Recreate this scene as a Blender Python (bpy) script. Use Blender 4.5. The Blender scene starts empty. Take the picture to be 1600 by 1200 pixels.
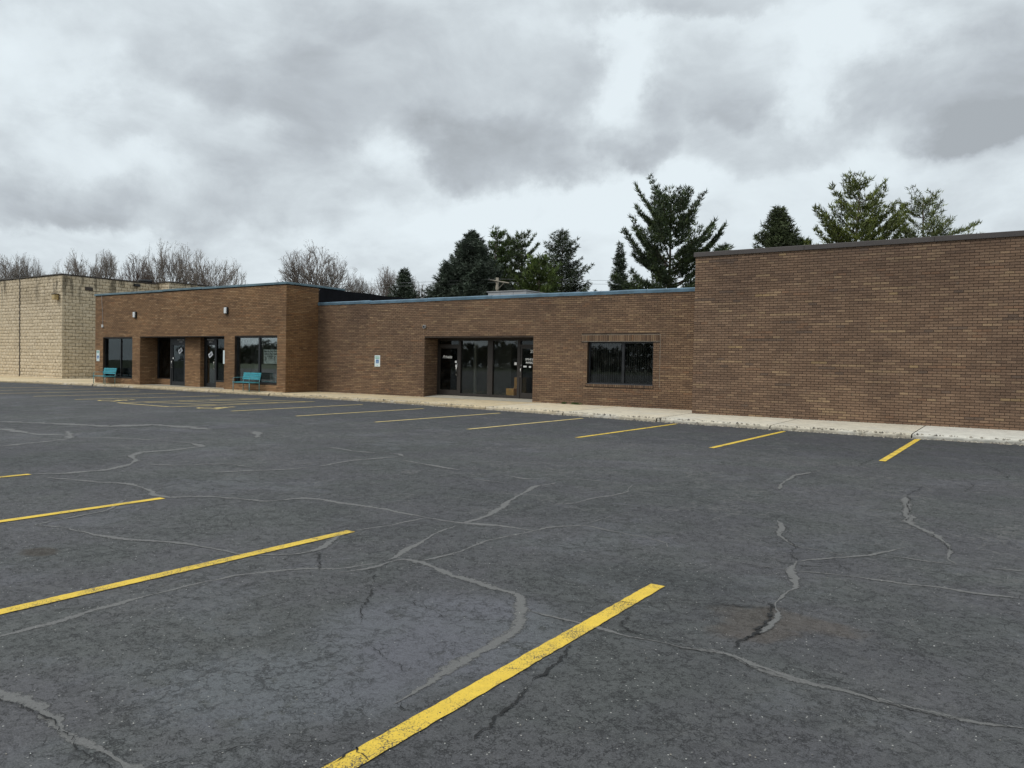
import bpy, math, random
import numpy as np
from mathutils import Vector, Matrix
PI = math.pi
sc = bpy.context.scene
COL = sc.collection

# ------------------------------------------------------------------ camera
F_PX, YAW, PITCH, ROLL, CAM_H = 1201.56, 0.58578, -0.02407, 0.01897, 1.4194
cy_, sy_, cp_, sp_ = math.cos(YAW), math.sin(YAW), math.cos(PITCH), math.sin(PITCH)
FW = Vector((-sy_*cp_, cy_*cp_, sp_)); R0 = Vector((cy_, sy_, 0)); U0 = R0.cross(FW)
RT = R0*math.cos(ROLL) + U0*math.sin(ROLL); UP = U0*math.cos(ROLL) - R0*math.sin(ROLL)
cam_d = bpy.data.cameras.new('camera'); cam = bpy.data.objects.new('camera', cam_d); COL.objects.link(cam)
m3 = Matrix((RT, UP, -FW)).transposed()
cam.matrix_world = Matrix.Translation((0, 0, CAM_H)) @ m3.to_4x4()
cam_d.sensor_fit = 'HORIZONTAL'; cam_d.sensor_width = 36.0; cam_d.lens = 36.0*F_PX/1600.0
cam_d.clip_end = 3000; cam_d.clip_start = 0.05
sc.camera = cam
def ray(px, py): return FW + RT*((px-800)/F_PX) + UP*((600-py)/F_PX)
def gnd(px, py, z=0.0):
    d = ray(px, py); t = (z-CAM_H)/d.z; return Vector((0, 0, CAM_H)) + d*t
def far(px, py, D): return Vector((0, 0, CAM_H)) + ray(px, py)*D      # point at depth D

# ------------------------------------------------------------------ node helper
class NT:
    def __init__(s, tree): s.t = tree; s.t.nodes.clear()
    def n(s, kind, out=None, props=None, **kw):
        nd = s.t.nodes.new(kind)
        for k, v in (props or {}).items(): setattr(nd, k, v)
        for k, v in kw.items():
            key = int(k[1:]) if k[0] == 'i' and k[1:].isdigit() else k.replace('_', ' ')
            s.set(nd, key, v)
        return nd
    def set(s, nd, key, v):
        inp = nd.inputs[key]
        if isinstance(v, bpy.types.NodeSocket): s.t.links.new(v, inp)
        elif isinstance(v, bpy.types.Node): s.t.links.new(v.outputs[0], inp)
        else:
            if hasattr(inp.default_value, '__len__') and not hasattr(v, '__len__'): v = [v]*len(inp.default_value)
            if hasattr(inp.default_value, '__len__') and len(inp.default_value) == 4 and len(v) == 3: v = (*v, 1)
            inp.default_value = v
    def m(s, op, a, b=0.0, c=0.0, clamp=False):
        return s.n('ShaderNodeMath', props=dict(operation=op, use_clamp=clamp), i0=a, i1=b, i2=c).outputs[0]
    def v(s, op, a, b=(0, 0, 0), out=0):
        return s.n('ShaderNodeVectorMath', props=dict(operation=op), i0=a, i1=b).outputs[out]
    def mix(s, f, a, b, mode='MIX'):
        nd = s.n('ShaderNodeMix', props=dict(data_type='RGBA', blend_type=mode))
        s.set(nd, 0, f); s.set(nd, 6, a); s.set(nd, 7, b); return nd.outputs[2]
    def noise(s, vec, scale, detail=4, rough=.55, dist=0.0, col=False):
        nd = s.n('ShaderNodeTexNoise', Vector=vec, Scale=scale, Detail=detail, Roughness=rough, Distortion=dist)
        return nd.outputs[1 if col else 0]
    def ramp(s, f, lo, hi, a=0.0, b=1.0):
        return s.n('ShaderNodeMapRange', props=dict(interpolation_type='SMOOTHSTEP'), i0=f, i1=lo, i2=hi, i3=a, i4=b).outputs[0]

# ------------------------------------------------------------------ world: overcast sky over a Nishita sky
SUN_EL, SUN_AZ = math.radians(48), math.radians(205)     # azimuth clockwise from +y: behind the camera, a little left
world = bpy.data.worlds.new('World'); sc.world = world; world.use_nodes = True
w = NT(world.node_tree)
sky = w.n('ShaderNodeTexSky', props=dict(sky_type='NISHITA', sun_disc=False, sun_elevation=SUN_EL, sun_rotation=SUN_AZ))
dirv = w.n('ShaderNodeTexCoord').outputs['Generated']
sep = w.n('ShaderNodeSeparateXYZ', i0=dirv)
zc = w.m('ADD', w.m('MAXIMUM', sep.outputs[2], 0.0), 0.30)
plane = w.n('ShaderNodeCombineXYZ', i0=w.m('DIVIDE', sep.outputs[0], zc), i1=w.m('DIVIDE', sep.outputs[1], zc), i2=0.0).outputs[0]
warp = w.noise(plane, 1.1, 3, .5, col=True)
pw = w.v('ADD', plane, w.v('SCALE', w.v('SUBTRACT', warp, (.5, .5, .5)), (0, 0, 0)))
pw.node.inputs[1].links[0].from_node.inputs['Scale'].default_value = 0.55
n_big = w.noise(pw, 0.85, 5, .52, .15)
n_mid = w.noise(pw, 2.6, 7, .62, .25)
n_fine = w.noise(pw, 7.5, 5, .6, .2)
n_puff = w.noise(w.v('MULTIPLY', dirv, (1, 1, 1.7)), 6.5, 8, .56, .35)
# azimuth / elevation, gently warped, for the individual banks of cloud
wz = w.noise(dirv, 6.0, 8, .62, col=True)
wsep = w.n('ShaderNodeSeparateXYZ', i0=wz)
az = w.m('ADD', w.m('ARCTAN2', sep.outputs[0], sep.outputs[1]), w.m('MULTIPLY', w.m('SUBTRACT', wsep.outputs[0], .5), .19))
el = w.m('ADD', w.m('ARCSINE', sep.outputs[2]), w.m('MULTIPLY', w.m('SUBTRACT', wsep.outputs[1], .5), .13))
BANKS = [(650, 120, 250, 110, .62), (800, 235, 150, 50, .75), (500, 285, 150, 55, .45), (310, 190, 140, 60, .42), (70, 310, 110, 32, .5),
         (200, 330, 110, 30, .35), (1000, 215, 52, 40, .75), (1140, 125, 110, 55, .55), (1180, 215, 90, 42, .4), (1480, 120, 130, 85, .85),
         (1500, 195, 90, 30, .45), (1290, 190, 50, 40, .35), (1060, 5, 150, 28, .6), (300, 90, 90, 40, .3), (1560, 320, 140, 30, .25),
         (955, 90, 38, 80, -.8), (985, 165, 40, 60, -.5), (1390, 205, 48, 30, -.8), (1265, 140, 30, 45, -.6), (600, 250, 35, 26, -.75), (430, 190, 40, 20, -.6),
         (90, 80, 120, 50, -.5), (1390, 40, 80, 30, -.7), (720, 345, 190, 26, -.6), (1000, 290, 110, 26, -.5), (270, 262, 60, 18, -.4), (880, 300, 120, 20, -.4), (420, 235, 40, 18, -.3)]
acc = None
for (bx, by, rx, ry, amp) in BANKS:
    d = ray(bx, by).normalized()
    a0, e0 = math.atan2(d.x, d.y), math.asin(d.z)
    dx = w.m('MULTIPLY', w.m('SUBTRACT', az, a0), F_PX/rx*.95); dy = w.m('MULTIPLY', w.m('SUBTRACT', el, e0), F_PX/ry*.95)
    r2 = w.m('ADD', w.m('MULTIPLY', dx, dx), w.m('MULTIPLY', dy, dy))
    if amp > 0:
        shp = w.ramp(r2, 1.9, .35); shade = w.m('ADD', .80, w.m('MULTIPLY', w.m('MAXIMUM', w.m('MINIMUM', dy, 1.0), -1.0), -.42))
        g = w.m('MULTIPLY', w.m('MULTIPLY', shp, shade), amp)
    else: g = w.m('MULTIPLY', w.m('EXPONENT', w.m('MULTIPLY', r2, -.9)), amp)
    acc = g if acc is None else w.m('ADD', acc, g)
dens = w.m('ADD', w.m('MULTIPLY', w.m('SUBTRACT', n_big, .5), .55), w.m('MULTIPLY', w.m('SUBTRACT', n_mid, .5), .55))
dens = w.m('ADD', dens, w.m('MULTIPLY', w.m('SUBTRACT', n_fine, .5), .30))
dens = w.m('ADD', dens, w.m('MULTIPLY', w.m('SUBTRACT', n_puff, .5), 1.15))
dens = w.m('ADD', w.m('ADD', dens, w.m('MULTIPLY', acc, .66)), .27)
cr = w.n('ShaderNodeValToRGB', i0=dens)
el_ = cr.color_ramp.elements
el_[0].position = 0.0; el_[0].color = (.80, .882, .925, 1)
el_[1].position = 1.0; el_[1].color = (.40, .435, .465, 1)
for pos, c in ((.20, (.745, .82, .862)), (.45, (.62, .68, .72)), (.74, (.49, .535, .575))):
    e = el_.new(pos); e.color = (*c, 1)
cloud10 = w.v('SCALE', cr.outputs[0]); cloud10.node.inputs['Scale'].default_value = 10.0
skymix = w.mix(0.97, sky.outputs[0], cloud10)
bg = w.n('ShaderNodeBackground', Color=skymix, Strength=0.1)
wo = w.n('ShaderNodeOutputWorld', i0=bg.outputs[0])
world.cycles.sampling_method = 'MANUAL'; world.cycles.sample_map_resolution = 512

# ------------------------------------------------------------------ sun (veiled by cloud) and exposure
sd = bpy.data.lights.new('sun', 'SUN'); sd.energy = 1.5; sd.angle = math.radians(22); sd.color = (1, .965, .92)
so = bpy.data.objects.new('sun', sd); COL.objects.link(so)
sdir = Vector((math.sin(SUN_AZ)*math.cos(SUN_EL), math.cos(SUN_AZ)*math.cos(SUN_EL), math.sin(SUN_EL)))
so.rotation_euler = sdir.to_track_quat('Z', 'Y').to_euler()
sc.view_settings.view_transform = 'Standard'; sc.view_settings.look = 'None'
sc.view_settings.exposure = 0.0; sc.view_settings.gamma = 1.0
try: sc.view_settings.use_curve_mapping = False
except Exception: pass
sc.render.engine = 'CYCLES'
sc.cycles.max_bounces = 6; sc.cycles.transparent_max_bounces = 12; sc.cycles.caustics_reflective = False; sc.cycles.caustics_refractive = False

# ------------------------------------------------------------------ object helpers
def tag(o, label=None, cat=None, group=None, kind=None):
    if label: o['label'] = label
    if cat: o['category'] = cat
    if group: o['group'] = group
    if kind: o['kind'] = kind
    return o
def thing(name, label, cat, loc=(0, 0, 0), rz=0.0, group=None):
    o = bpy.data.objects.new(name, None); COL.objects.link(o); o.location = loc; o.rotation_euler = (0, 0, rz)
    o.empty_display_size = .2
    return tag(o, label, cat, group)
def link(name, me, parent=None, world_coords=True):
    o = bpy.data.objects.new(name, me); COL.objects.link(o)
    if parent is not None:
        o.parent = parent
        if world_coords: o.matrix_parent_inverse = tree_matrix(parent).inverted()
    return o
def tree_matrix(o):
    m = Matrix.Translation(o.location) @ o.rotation_euler.to_matrix().to_4x4() @ Matrix.Diagonal((*o.scale, 1))
    if o.parent: m = tree_matrix(o.parent) @ o.matrix_parent_inverse @ m
    return m
class MB:
    def __init__(s): s.v = []; s.f = []; s.c = []
    def quad(s, a, b, c, d, col=None):
        i = len(s.v); s.v += [tuple(a), tuple(b), tuple(c), tuple(d)]; s.f.append((i, i+1, i+2, i+3))
        if col is not None: s.c += [col]*4
        return s
    def tri(s, a, b, c, col=None):
        i = len(s.v); s.v += [tuple(a), tuple(b), tuple(c)]; s.f.append((i, i+1, i+2))
        if col is not None: s.c += [col]*3
        return s
    def box(s, x0, x1, y0, y1, z0, z1, col=None, skip=()):
        i = len(s.v)
        s.v += [(x0, y0, z0), (x1, y0, z0), (x1, y1, z0), (x0, y1, z0), (x0, y0, z1), (x1, y0, z1), (x1, y1, z1), (x0, y1, z1)]
        F = dict(b=(0, 3, 2, 1), t=(4, 5, 6, 7), f=(0, 1, 5, 4), k=(2, 3, 7, 6), l=(3, 0, 4, 7), r=(1, 2, 6, 5))
        for k, q in F.items():
            if k not in skip: s.f.append(tuple(i+j for j in q))
        if col is not None: s.c += [col]*8
        return s
    def tube(s, pts, rad, n=6, col=None, cap=True):
        pts = [Vector(p) for p in pts]; m = len(pts)
        if not hasattr(rad, '__len__'): rad = [rad]*m
        base = len(s.v); ref = None
        for k, p in enumerate(pts):
            t = (pts[min(k+1, m-1)]-pts[max(k-1, 0)]).normalized()
            if ref is None: ref = Vector((0, 0, 1)) if abs(t.z) < .9 else Vector((1, 0, 0))
            a = t.cross(ref).normalized(); b = t.cross(a).normalized(); ref = b.cross(t) if False else ref
            for j in range(n):
                th = 2*PI*j/n; q = p + (a*math.cos(th)+b*math.sin(th))*rad[k]; s.v.append(tuple(q))
                if col is not None: s.c.append(col)
        for k in range(m-1):
            for j in range(n):
                s.f.append((base+k*n+j, base+k*n+(j+1) % n, base+(k+1)*n+(j+1) % n, base+(k+1)*n+j))
        if cap and n > 2:
            s.f.append(tuple(base+j for j in reversed(range(n)))); s.f.append(tuple(base+(m-1)*n+j for j in range(n)))
        return s
    def mesh(s, name, mat, smooth=False):
        me = bpy.data.meshes.new(name); me.from_pydata(s.v, [], s.f)
        if s.c:
            at = me.color_attributes.new('tone', 'FLOAT_COLOR', 'POINT')
            at.data.foreach_set('color', np.array([(*c[:3], 1.0) for c in s.c], dtype=np.float32).ravel())
        if smooth: me.polygons.foreach_set('use_smooth', [True]*len(me.polygons))
        me.materials.append(mat); me.update(); return me
    def obj(s, name, mat, parent=None, smooth=False):
        return link(name, s.mesh(name, mat, smooth), parent)
def bevel(o, wd=.004, seg=2):
    md = o.modifiers.new('bevel', 'BEVEL'); md.width = wd; md.segments = seg; md.limit_method = 'ANGLE'; return o

# ------------------------------------------------------------------ materials
def new_mat(name):
    m = bpy.data.materials.new(name); m.use_nodes = True; return m, NT(m.node_tree)
def finish(t, shader): t.n('ShaderNodeOutputMaterial', i0=shader)
def objc(t): return t.n('ShaderNodeTexCoord').outputs['Object']
def geo(t): return t.n('ShaderNodeNewGeometry').outputs['Position']
def simple(name, col, rough=.6, metal=0.0, var=.12, scale=8.0, bump=.0, bscale=60, spec=.5):
    m, t = new_mat(name); P = geo(t)
    nz = t.noise(P, scale, 5, .6)
    c = t.mix(t.ramp(nz, .3, .7), tuple(x*(1-var) for x in col), tuple(min(1, x*(1+var)) for x in col))
    b = t.n('ShaderNodeBsdfPrincipled', Base_Color=c, Roughness=t.m('ADD', t.m('MULTIPLY', nz, .15), rough-.075), Metallic=metal)
    b.inputs['Specular IOR Level'].default_value = spec
    if bump:
        bp = t.n('ShaderNodeBump', Strength=bump, Distance=.01, Height=t.noise(P, bscale, 4, .6)); t.set(b, 'Normal', bp.outputs[0])
    finish(t, b.outputs[0]); return m
M = {}
def brick_mat():
    m, t = new_mat('brick'); P = geo(t)
    at = t.n('ShaderNodeAttribute', props=dict(attribute_name='tone')).outputs[0]
    n1 = t.noise(P, 55, 4, .65); n2 = t.noise(P, .55, 5, .6); n3 = t.noise(P, 9, 4, .6)
    c = t.mix(t.ramp(n1, .25, .75), (.8, .8, .8), (1.15, 1.14, 1.12)); c = t.mix(1, at, c, 'MULTIPLY')
    c = t.mix(t.ramp(n2, .35, .7), c, t.mix(1, c, (.72, .72, .75), 'MULTIPLY'))
    c = t.mix(t.m('MULTIPLY', t.ramp(n3, .55, .8), .3), c, (.16, .15, .125))
    b = t.n('ShaderNodeBsdfPrincipled', Base_Color=c, Roughness=.86)
    b.inputs['Specular IOR Level'].default_value = .3
    bp = t.n('ShaderNodeBump', Strength=.5, Distance=.004, Height=t.noise(P, 170, 4, .7)); t.set(b, 'Normal', bp.outputs[0])
    finish(t, b.outputs[0]); return m
M['brick'] = brick_mat()
M['mortar'] = simple('mortar', (.060, .043, .032), .95, var=.3, scale=3, bump=.4, bscale=120, spec=.2)
M['mortar_light'] = simple('mortar_light', (.30, .26, .21), .95, var=.2, scale=6, spec=.2)
M['coping_blue'] = simple('coping_blue', (.12, .20, .265), .42, .2, var=.22, scale=2.5, bump=.35, bscale=2.0)
M['coping_teal'] = simple('coping_teal', (.11, .175, .205), .42, .2, var=.22, scale=2.5, bump=.35, bscale=2.0)
M['coping_brown'] = simple('coping_brown', (.072, .062, .058), .55, .2, var=.12, scale=1.2)
M['membrane'] = simple('membrane', (.006, .006, .008), .8, var=.4, scale=3, bump=1.0, bscale=3.2, spec=.15)
M['roofing'] = simple('roofing', (.12, .12, .125), .9, var=.2)
M['bronze'] = simple('bronze', (.038, .032, .028), .45, .3, var=.12, scale=6)
M['black_frame'] = simple('black_frame', (.018, .019, .021), .4, .2, var=.2)
M['grey_frame'] = simple('grey_frame', (.10, .10, .105), .4, .3, var=.1)
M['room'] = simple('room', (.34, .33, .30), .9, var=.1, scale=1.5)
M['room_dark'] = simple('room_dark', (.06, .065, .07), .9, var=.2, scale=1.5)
M['door_panel'] = simple('door_panel', (.030, .040, .045), .55, var=.15, scale=2)
M['curtain'] = simple('curtain', (.10, .125, .13), .85, var=.25, scale=4)
M['white'] = simple('white', (.74, .75, .74), .5, var=.05)
M['lens'] = simple('lens', (.70, .72, .72), .25, var=.06)
M['chrome'] = simple('chrome', (.62, .61, .58), .28, .8, var=.05)
M['paper'] = simple('paper', (.74, .76, .80), .8, var=.04)
M['poster'] = simple('poster', (.74, .80, .78), .8, var=.06)
M['ink'] = simple('ink', (.02, .03, .035), .7, var=.05)
M['letter'] = simple('letter', (.82, .82, .80), .6, var=.03)
M['teal_slat'] = simple('teal_slat', (.055, .34, .40), .5, var=.22, scale=14, bump=.2)
M['teal_tube'] = simple('teal_tube', (.16, .33, .35), .5, .1, var=.3, scale=12)
M['sign_white'] = simple('sign_white', (.68, .76, .76), .4, var=.04)
M['sign_blue'] = simple('sign_blue', (.02, .13, .38), .4, var=.05)
M['sign_green'] = simple('sign_green', (.06, .33, .22), .4, var=.05)
M['cardboard'] = simple('cardboard', (.62, .32, .09), .85, var=.18, scale=5)
M['amber'] = simple('amber', (.42, .30, .12), .35, var=.25, scale=10)
M['dark_bronze'] = simple('dark_bronze', (.045, .033, .025), .5, var=.2)
M['galv'] = simple('galv', (.40, .40, .40), .5, .3, var=.1, scale=2)
M['pole_wood'] = simple('pole_wood', (.30, .265, .21), .85, var=.2, scale=6)
M['wire'] = simple('wire', (.20, .20, .20), .6)
M['grass'] = simple('grass', (.06, .075, .03), .95, var=.35, scale=.5)
M['weed'] = simple('weed', (.05, .085, .02), .8, var=.3, scale=20)
M['blind'] = simple('blind', (.55, .55, .52), .8, var=.15, scale=9)

def attr_mat(name, var=.2, scale=20, rough=.85, bump=.3, bscale=60, streak=False):
    m, t = new_mat(name); P = geo(t)
    at = t.n('ShaderNodeAttribute', props=dict(attribute_name='tone')).outputs[0]
    n1 = t.noise(P, scale, 5, .65)
    c = t.mix(t.ramp(n1, .3, .7), (1-var,)*3, (1+var,)*3); c = t.mix(1, at, c, 'MULTIPLY')
    b = t.n('ShaderNodeBsdfPrincipled', Base_Color=c, Roughness=rough); b.inputs['Specular IOR Level'].default_value = .3
    bp = t.n('ShaderNodeBump', Strength=bump, Distance=.01, Height=t.noise(P, bscale, 4, .65)); t.set(b, 'Normal', bp.outputs[0])
    return m, t, b, c, P
m, t, b, c, P = attr_mat('concrete_slab', .13, 5, .85, .3, 90)
n2 = t.noise(P, .9, 6, .65); n4 = t.noise(P, 60, 3, .6)
c = t.mix(t.m('MULTIPLY', t.ramp(n2, .5, .72), .5), c, (.60, .59, .55)); c = t.mix(t.m('MULTIPLY', t.ramp(t.noise(P, 2.2, 6, .7), .56, .75), .4), c, (.22, .19, .15))
c = t.mix(t.m('MULTIPLY', t.ramp(n4, .55, .8), .3), c, (.2, .18, .15)); t.set(b, 'Base Color', c); finish(t, b.outputs[0]); M['concrete'] = m
m, t, b, c, P = attr_mat('split_block', .18, 7, .95, .9, 22)
mp = t.n('ShaderNodeMapping', Vector=P); mp.inputs['Scale'].default_value = (1.6, 1.6, .35)
sepz = t.n('ShaderNodeSeparateXYZ', i0=P).outputs[2]
st = t.m('MULTIPLY', t.ramp(t.noise(mp.outputs[0], 1.3, 6, .7), .50, .60), t.ramp(sepz, 4.2, 6.0))
c = t.mix(t.m('MULTIPLY', st, .72), c, (.085, .072, .05))
c = t.mix(t.m('MULTIPLY', t.ramp(t.noise(P, .45, 4, .6), .5, .72), .35), c, (.30, .24, .16))
t.set(b, 'Base Color', c); finish(t, b.outputs[0]); M['block'] = m
m, t, b, c, P = attr_mat('pebble', .2, 30); finish(t, b.outputs[0]); M['pebble'] = m
m, t, b, c, P = attr_mat('needles', .35, 1.2, .6, 0); finish(t, b.outputs[0]); M['needles'] = m
m, t, b, c, P = attr_mat('bark', .3, 6, .9, .5, 20); finish(t, b.outputs[0]); M['bark'] = m

def glass_mat(name, tint, refl=1.0):
    m, t = new_mat(name); P = geo(t)
    fr = t.n('ShaderNodeFresnel', IOR=1.52)
    bp = t.n('ShaderNodeBump', Strength=.02, Distance=.02, Height=t.noise(P, 1.1, 2, .5)); 
    gl = t.n('ShaderNodeBsdfGlossy', Color=(.95, .98, 1.0), Roughness=.015, Normal=bp.outputs[0])
    tr = t.n('ShaderNodeBsdfTransparent', Color=tint)
    dirt = t.n('ShaderNodeBsdfDiffuse', Color=(.25, .25, .24))
    a = t.n('ShaderNodeMixShader', i0=t.m('ADD', t.m('MULTIPLY', fr.outputs[0], refl), .02), i1=tr.outputs[0], i2=gl.outputs[0])
    bb = t.n('ShaderNodeMixShader', i0=t.m('MULTIPLY', t.ramp(t.noise(P, 3, 5, .6), .45, .8), .05), i1=a.outputs[0], i2=dirt.outputs[0])
    finish(t, bb.outputs[0]); return m
M['glass'] = glass_mat('glass', (.32, .36, .36), .34)
M['glass_mid'] = glass_mat('glass_mid', (.60, .62, .61), .6)
M['glass_clear'] = glass_mat('glass_clear', (.86, .88, .86), .5)

# painted lines: worn traffic paint, asphalt showing through
def paint_mat(name, col, wear):
    m, t = new_mat(name); P = geo(t)
    h = t.noise(P, 130, 3, .7); big = t.noise(P, 3.5, 4, .6); cr_ = t.n('ShaderNodeTexVoronoi', props=dict(feature='DISTANCE_TO_EDGE'), Vector=t.v('ADD', P, t.v('SCALE', t.noise(P, 12, 3, .6, col=True))), Scale=9.0)
    cr_.inputs['Vector'].links[0].from_node.inputs[1].links[0].from_node.inputs['Scale'].default_value = .12
    worn = t.m('MAXIMUM', t.ramp(t.m('ADD', h, t.m('MULTIPLY', big, .5)), 1.02-wear, 1.10-wear), t.m('MULTIPLY', t.m('LESS_THAN', cr_.outputs[0], .012), t.ramp(big, .45, .6)))
    c = t.mix(t.ramp(t.noise(P, 18, 4, .7), .3, .75), tuple(x*.86 for x in col), col)
    c = t.mix(t.m('MULTIPLY', t.ramp(big, .4, .75), .18), c, (.25, .2, .1))
    b = t.n('ShaderNodeBsdfPrincipled', Base_Color=t.mix(worn, c, (.06, .06, .06)), Roughness=.75)
    bp = t.n('ShaderNodeBump', Strength=.6, Distance=.004, Height=t.m('SUBTRACT', t.noise(P, 160, 4, .7), t.m('MULTIPLY', worn, .6))); t.set(b, 'Normal', bp.outputs[0])
    finish(t, b.outputs[0]); return m
M['paint'] = paint_mat('yellow_paint', (.88, .60, .065), .19)
M['paint_far'] = paint_mat('faded_yellow_paint', (.78, .60, .24), .15)

# crack filler bands (feathered by the 'tone' value across the strip) and open cracks
def band_mat(name, col, rough, lo, hi):
    m, t = new_mat(name); P = geo(t)
    at = t.n('ShaderNodeAttribute', props=dict(attribute_name='tone')).outputs[2]
    n = t.noise(P, 28, 6, .75); n2 = t.noise(P, 120, 3, .7); n3 = t.noise(P, 1.6, 3, .6)
    a = t.ramp(t.m('ADD', at, t.m('ADD', t.m('MULTIPLY', t.m('SUBTRACT', n, .5), 2.5), t.m('MULTIPLY', t.m('SUBTRACT', n3, .5), .8))), lo, hi)
    c = t.mix(t.ramp(n2, .3, .7), tuple(x*.8 for x in col), tuple(x*1.2 for x in col))
    if name == 'crack_filler':
        xx = t.m('ADD', at, t.m('MULTIPLY', t.m('SUBTRACT', n, .5), .9)); ln = t.m('MULTIPLY', t.ramp(t.m('ABSOLUTE', t.m('SUBTRACT', xx, .33)), .10, .04), t.ramp(t.noise(P, 2.7, 4, .6), .47, .54))
        c = t.mix(t.m('MULTIPLY', ln, .85), c, (.022, .022, .022))
    b = t.n('ShaderNodeBsdfPrincipled', Base_Color=c, Roughness=rough)
    bp = t.n('ShaderNodeBump', Strength=.25, Distance=.003, Height=t.noise(P, 90, 4, .7)); t.set(b, 'Normal', bp.outputs[0])
    tr = t.n('ShaderNodeBsdfTransparent')
    finish(t, t.n('ShaderNodeMixShader', i0=a, i1=tr.outputs[0], i2=b.outputs[0]).outputs[0]); return m
M['seal'] = band_mat('crack_filler', (.134, .131, .125), .66, .18, .62)
M['crack'] = band_mat('open_crack', (.012, .012, .012), .9, .25, .45)

# asphalt
def asphalt():
    m, t = new_mat('asphalt'); P = geo(t)
    s = t.n('ShaderNodeSeparateXYZ', i0=P)
    def blot(cx, cy, rx, ry, ang=0.0, sharp=1.0, wn=.5, ws=1.6):
        nz = t.noise(P, ws, 5, .65, col=True)
        q = t.v('ADD', t.v('SUBTRACT', P, (cx, cy, 0)), t.v('SCALE', t.v('SUBTRACT', nz, (.5, .5, .5))))
        q.node.inputs[1].links[0].from_node.inputs['Scale'].default_value = wn
        mp = t.n('ShaderNodeMapping', props=dict(vector_type='TEXTURE'), Vector=q); mp.inputs['Rotation'].default_value = (0, 0, ang); mp.inputs['Scale'].default_value = (rx, ry, 1e3)
        return t.ramp(t.v('LENGTH', mp.outputs[0], out=1), 1.0*sharp+.0, .55*sharp)
    big = t.noise(P, .22, 6, .6, .3); mid = t.noise(P, 1.1, 6, .65, .4); fine = t.noise(P, 9, 6, .7); grain = t.noise(P, 150, 3, .75); g2 = t.noise(P, 55, 4, .7)
    base = t.mix(t.ramp(big, .35, .68), (.080, .082, .0845), (.114, .1155, .1165))
    base = t.mix(t.m('MULTIPLY', t.ramp(mid, .4, .66), .55), base, (.112, .113, .114))
    base = t.mix(t.m('MULTIPLY', t.ramp(fine, .45, .72), .35), base, (.055, .056, .058))
    # smooth seal coat left in places: bluish and a little shinier
    p1 = gnd(690, 985); p2 = gnd(470, 1075); p3 = gnd(640, 990)
    smooth = t.m('MAXIMUM', blot(p1.x, p1.y, .85, .85, .3, 1, .6), t.m('MAXIMUM', blot(p2.x-.1, p2.y, .75, .55, .6, 1, .7), t.m('MULTIPLY', t.ramp(t.noise(P, .6, 6, .7, .5), .54, .62), .42)))
    smooth = t.m('MULTIPLY', smooth, t.ramp(t.noise(P, 5, 6, .75), .36, .44))
    base = t.mix(t.m('MULTIPLY', smooth, .85), t.mix(1, base, (.93, .93, .92), 'MULTIPLY'), (.112, .116, .127))
    # dark newer coat along the kerb on the right and some dark squares
    q = gnd(1000, 900); base = t.mix(t.m('MULTIPLY', blot(q.x, q.y, .9, .45, .2, 1, .5), .5), base, (.058, .06, .064))
    kerb = t.m('MULTIPLY', t.ramp(t.m('ADD', s.outputs[1], t.m('MULTIPLY', mid, 1.2)), 13.4, 14.6), .62)
    base = t.mix(kerb, base, (.062, .065, .071))
    base = t.mix(1, base, t.mix(t.ramp(t.noise(P, .75, 4, .6), .38, .62), (1.015, .99, 1.05), (.98, 1.015, .99)), 'MULTIPLY')
    base = t.mix(1, base, (.97, .96, .945), 'MULTIPLY')
    # grain and pale stones
    base = t.mix(1, base, t.mix(t.ramp(grain, .25, .75), (.60, .60, .60), (1.42, 1.42, 1.42)), 'MULTIPLY')
    base = t.mix(1, base, t.mix(t.ramp(g2, .3, .7), (.82, .82, .82), (1.16, 1.16, 1.16)), 'MULTIPLY')
    vo = t.n('ShaderNodeTexVoronoi', Vector=P, Scale=46.0); spk = t.m('MULTIPLY', t.m('LESS_THAN', vo.outputs[0], .17), t.m('GREATER_THAN', t.n('ShaderNodeSeparateColor', i0=vo.outputs[1]).outputs[0], .90))
    spk = t.m('MULTIPLY', spk, t.m('SUBTRACT', 1.0, smooth)); base = t.mix(t.m('MULTIPLY', spk, .9), base, (.50, .49, .45))
    # alligator cracking: dark thin lines in patches
    wv = t.v('SCALE', t.v('SUBTRACT', t.noise(P, 7, 5, .7, col=True), (.5, .5, .5))); wv.node.inputs['Scale'].default_value = .22
    PW = t.v('ADD', P, wv)
    v1 = t.n('ShaderNodeTexVoronoi', props=dict(feature='DISTANCE_TO_EDGE'), Vector=PW, Scale=3.6).outputs[0]
    v2 = t.n('ShaderNodeTexVoronoi', props=dict(feature='DISTANCE_TO_EDGE'), Vector=PW, Scale=13.0).outputs[0]
    v3 = t.n('ShaderNodeTexVoronoi', props=dict(feature='DISTANCE_TO_EDGE'), Vector=PW, Scale=31.0).outputs[0]
    k1 = t.m('MULTIPLY', t.ramp(v1, .020, .006), t.ramp(t.noise(P, 1.5, 5, .7), .50, .58))
    k2 = t.m('MULTIPLY', t.ramp(v2, .045, .018), t.ramp(t.noise(P, 5.5, 5, .75), .53, .58))
    k3 = t.m('MULTIPLY', t.ramp(v3, .075, .03), t.ramp(t.noise(P, 11.0, 5, .75), .50, .56))
    def contour(sc_, det, w0, w1, msc, m0, m1):
        d_ = t.m('ABSOLUTE', t.m('SUBTRACT', t.noise(P, sc_, det, .62), .5))
        return t.m('MULTIPLY', t.ramp(d_, w0, w1), t.ramp(t.noise(t.v('ADD', P, (7.3, 1.9, 3.1)), msc, 4, .65), m0, m1))
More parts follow.
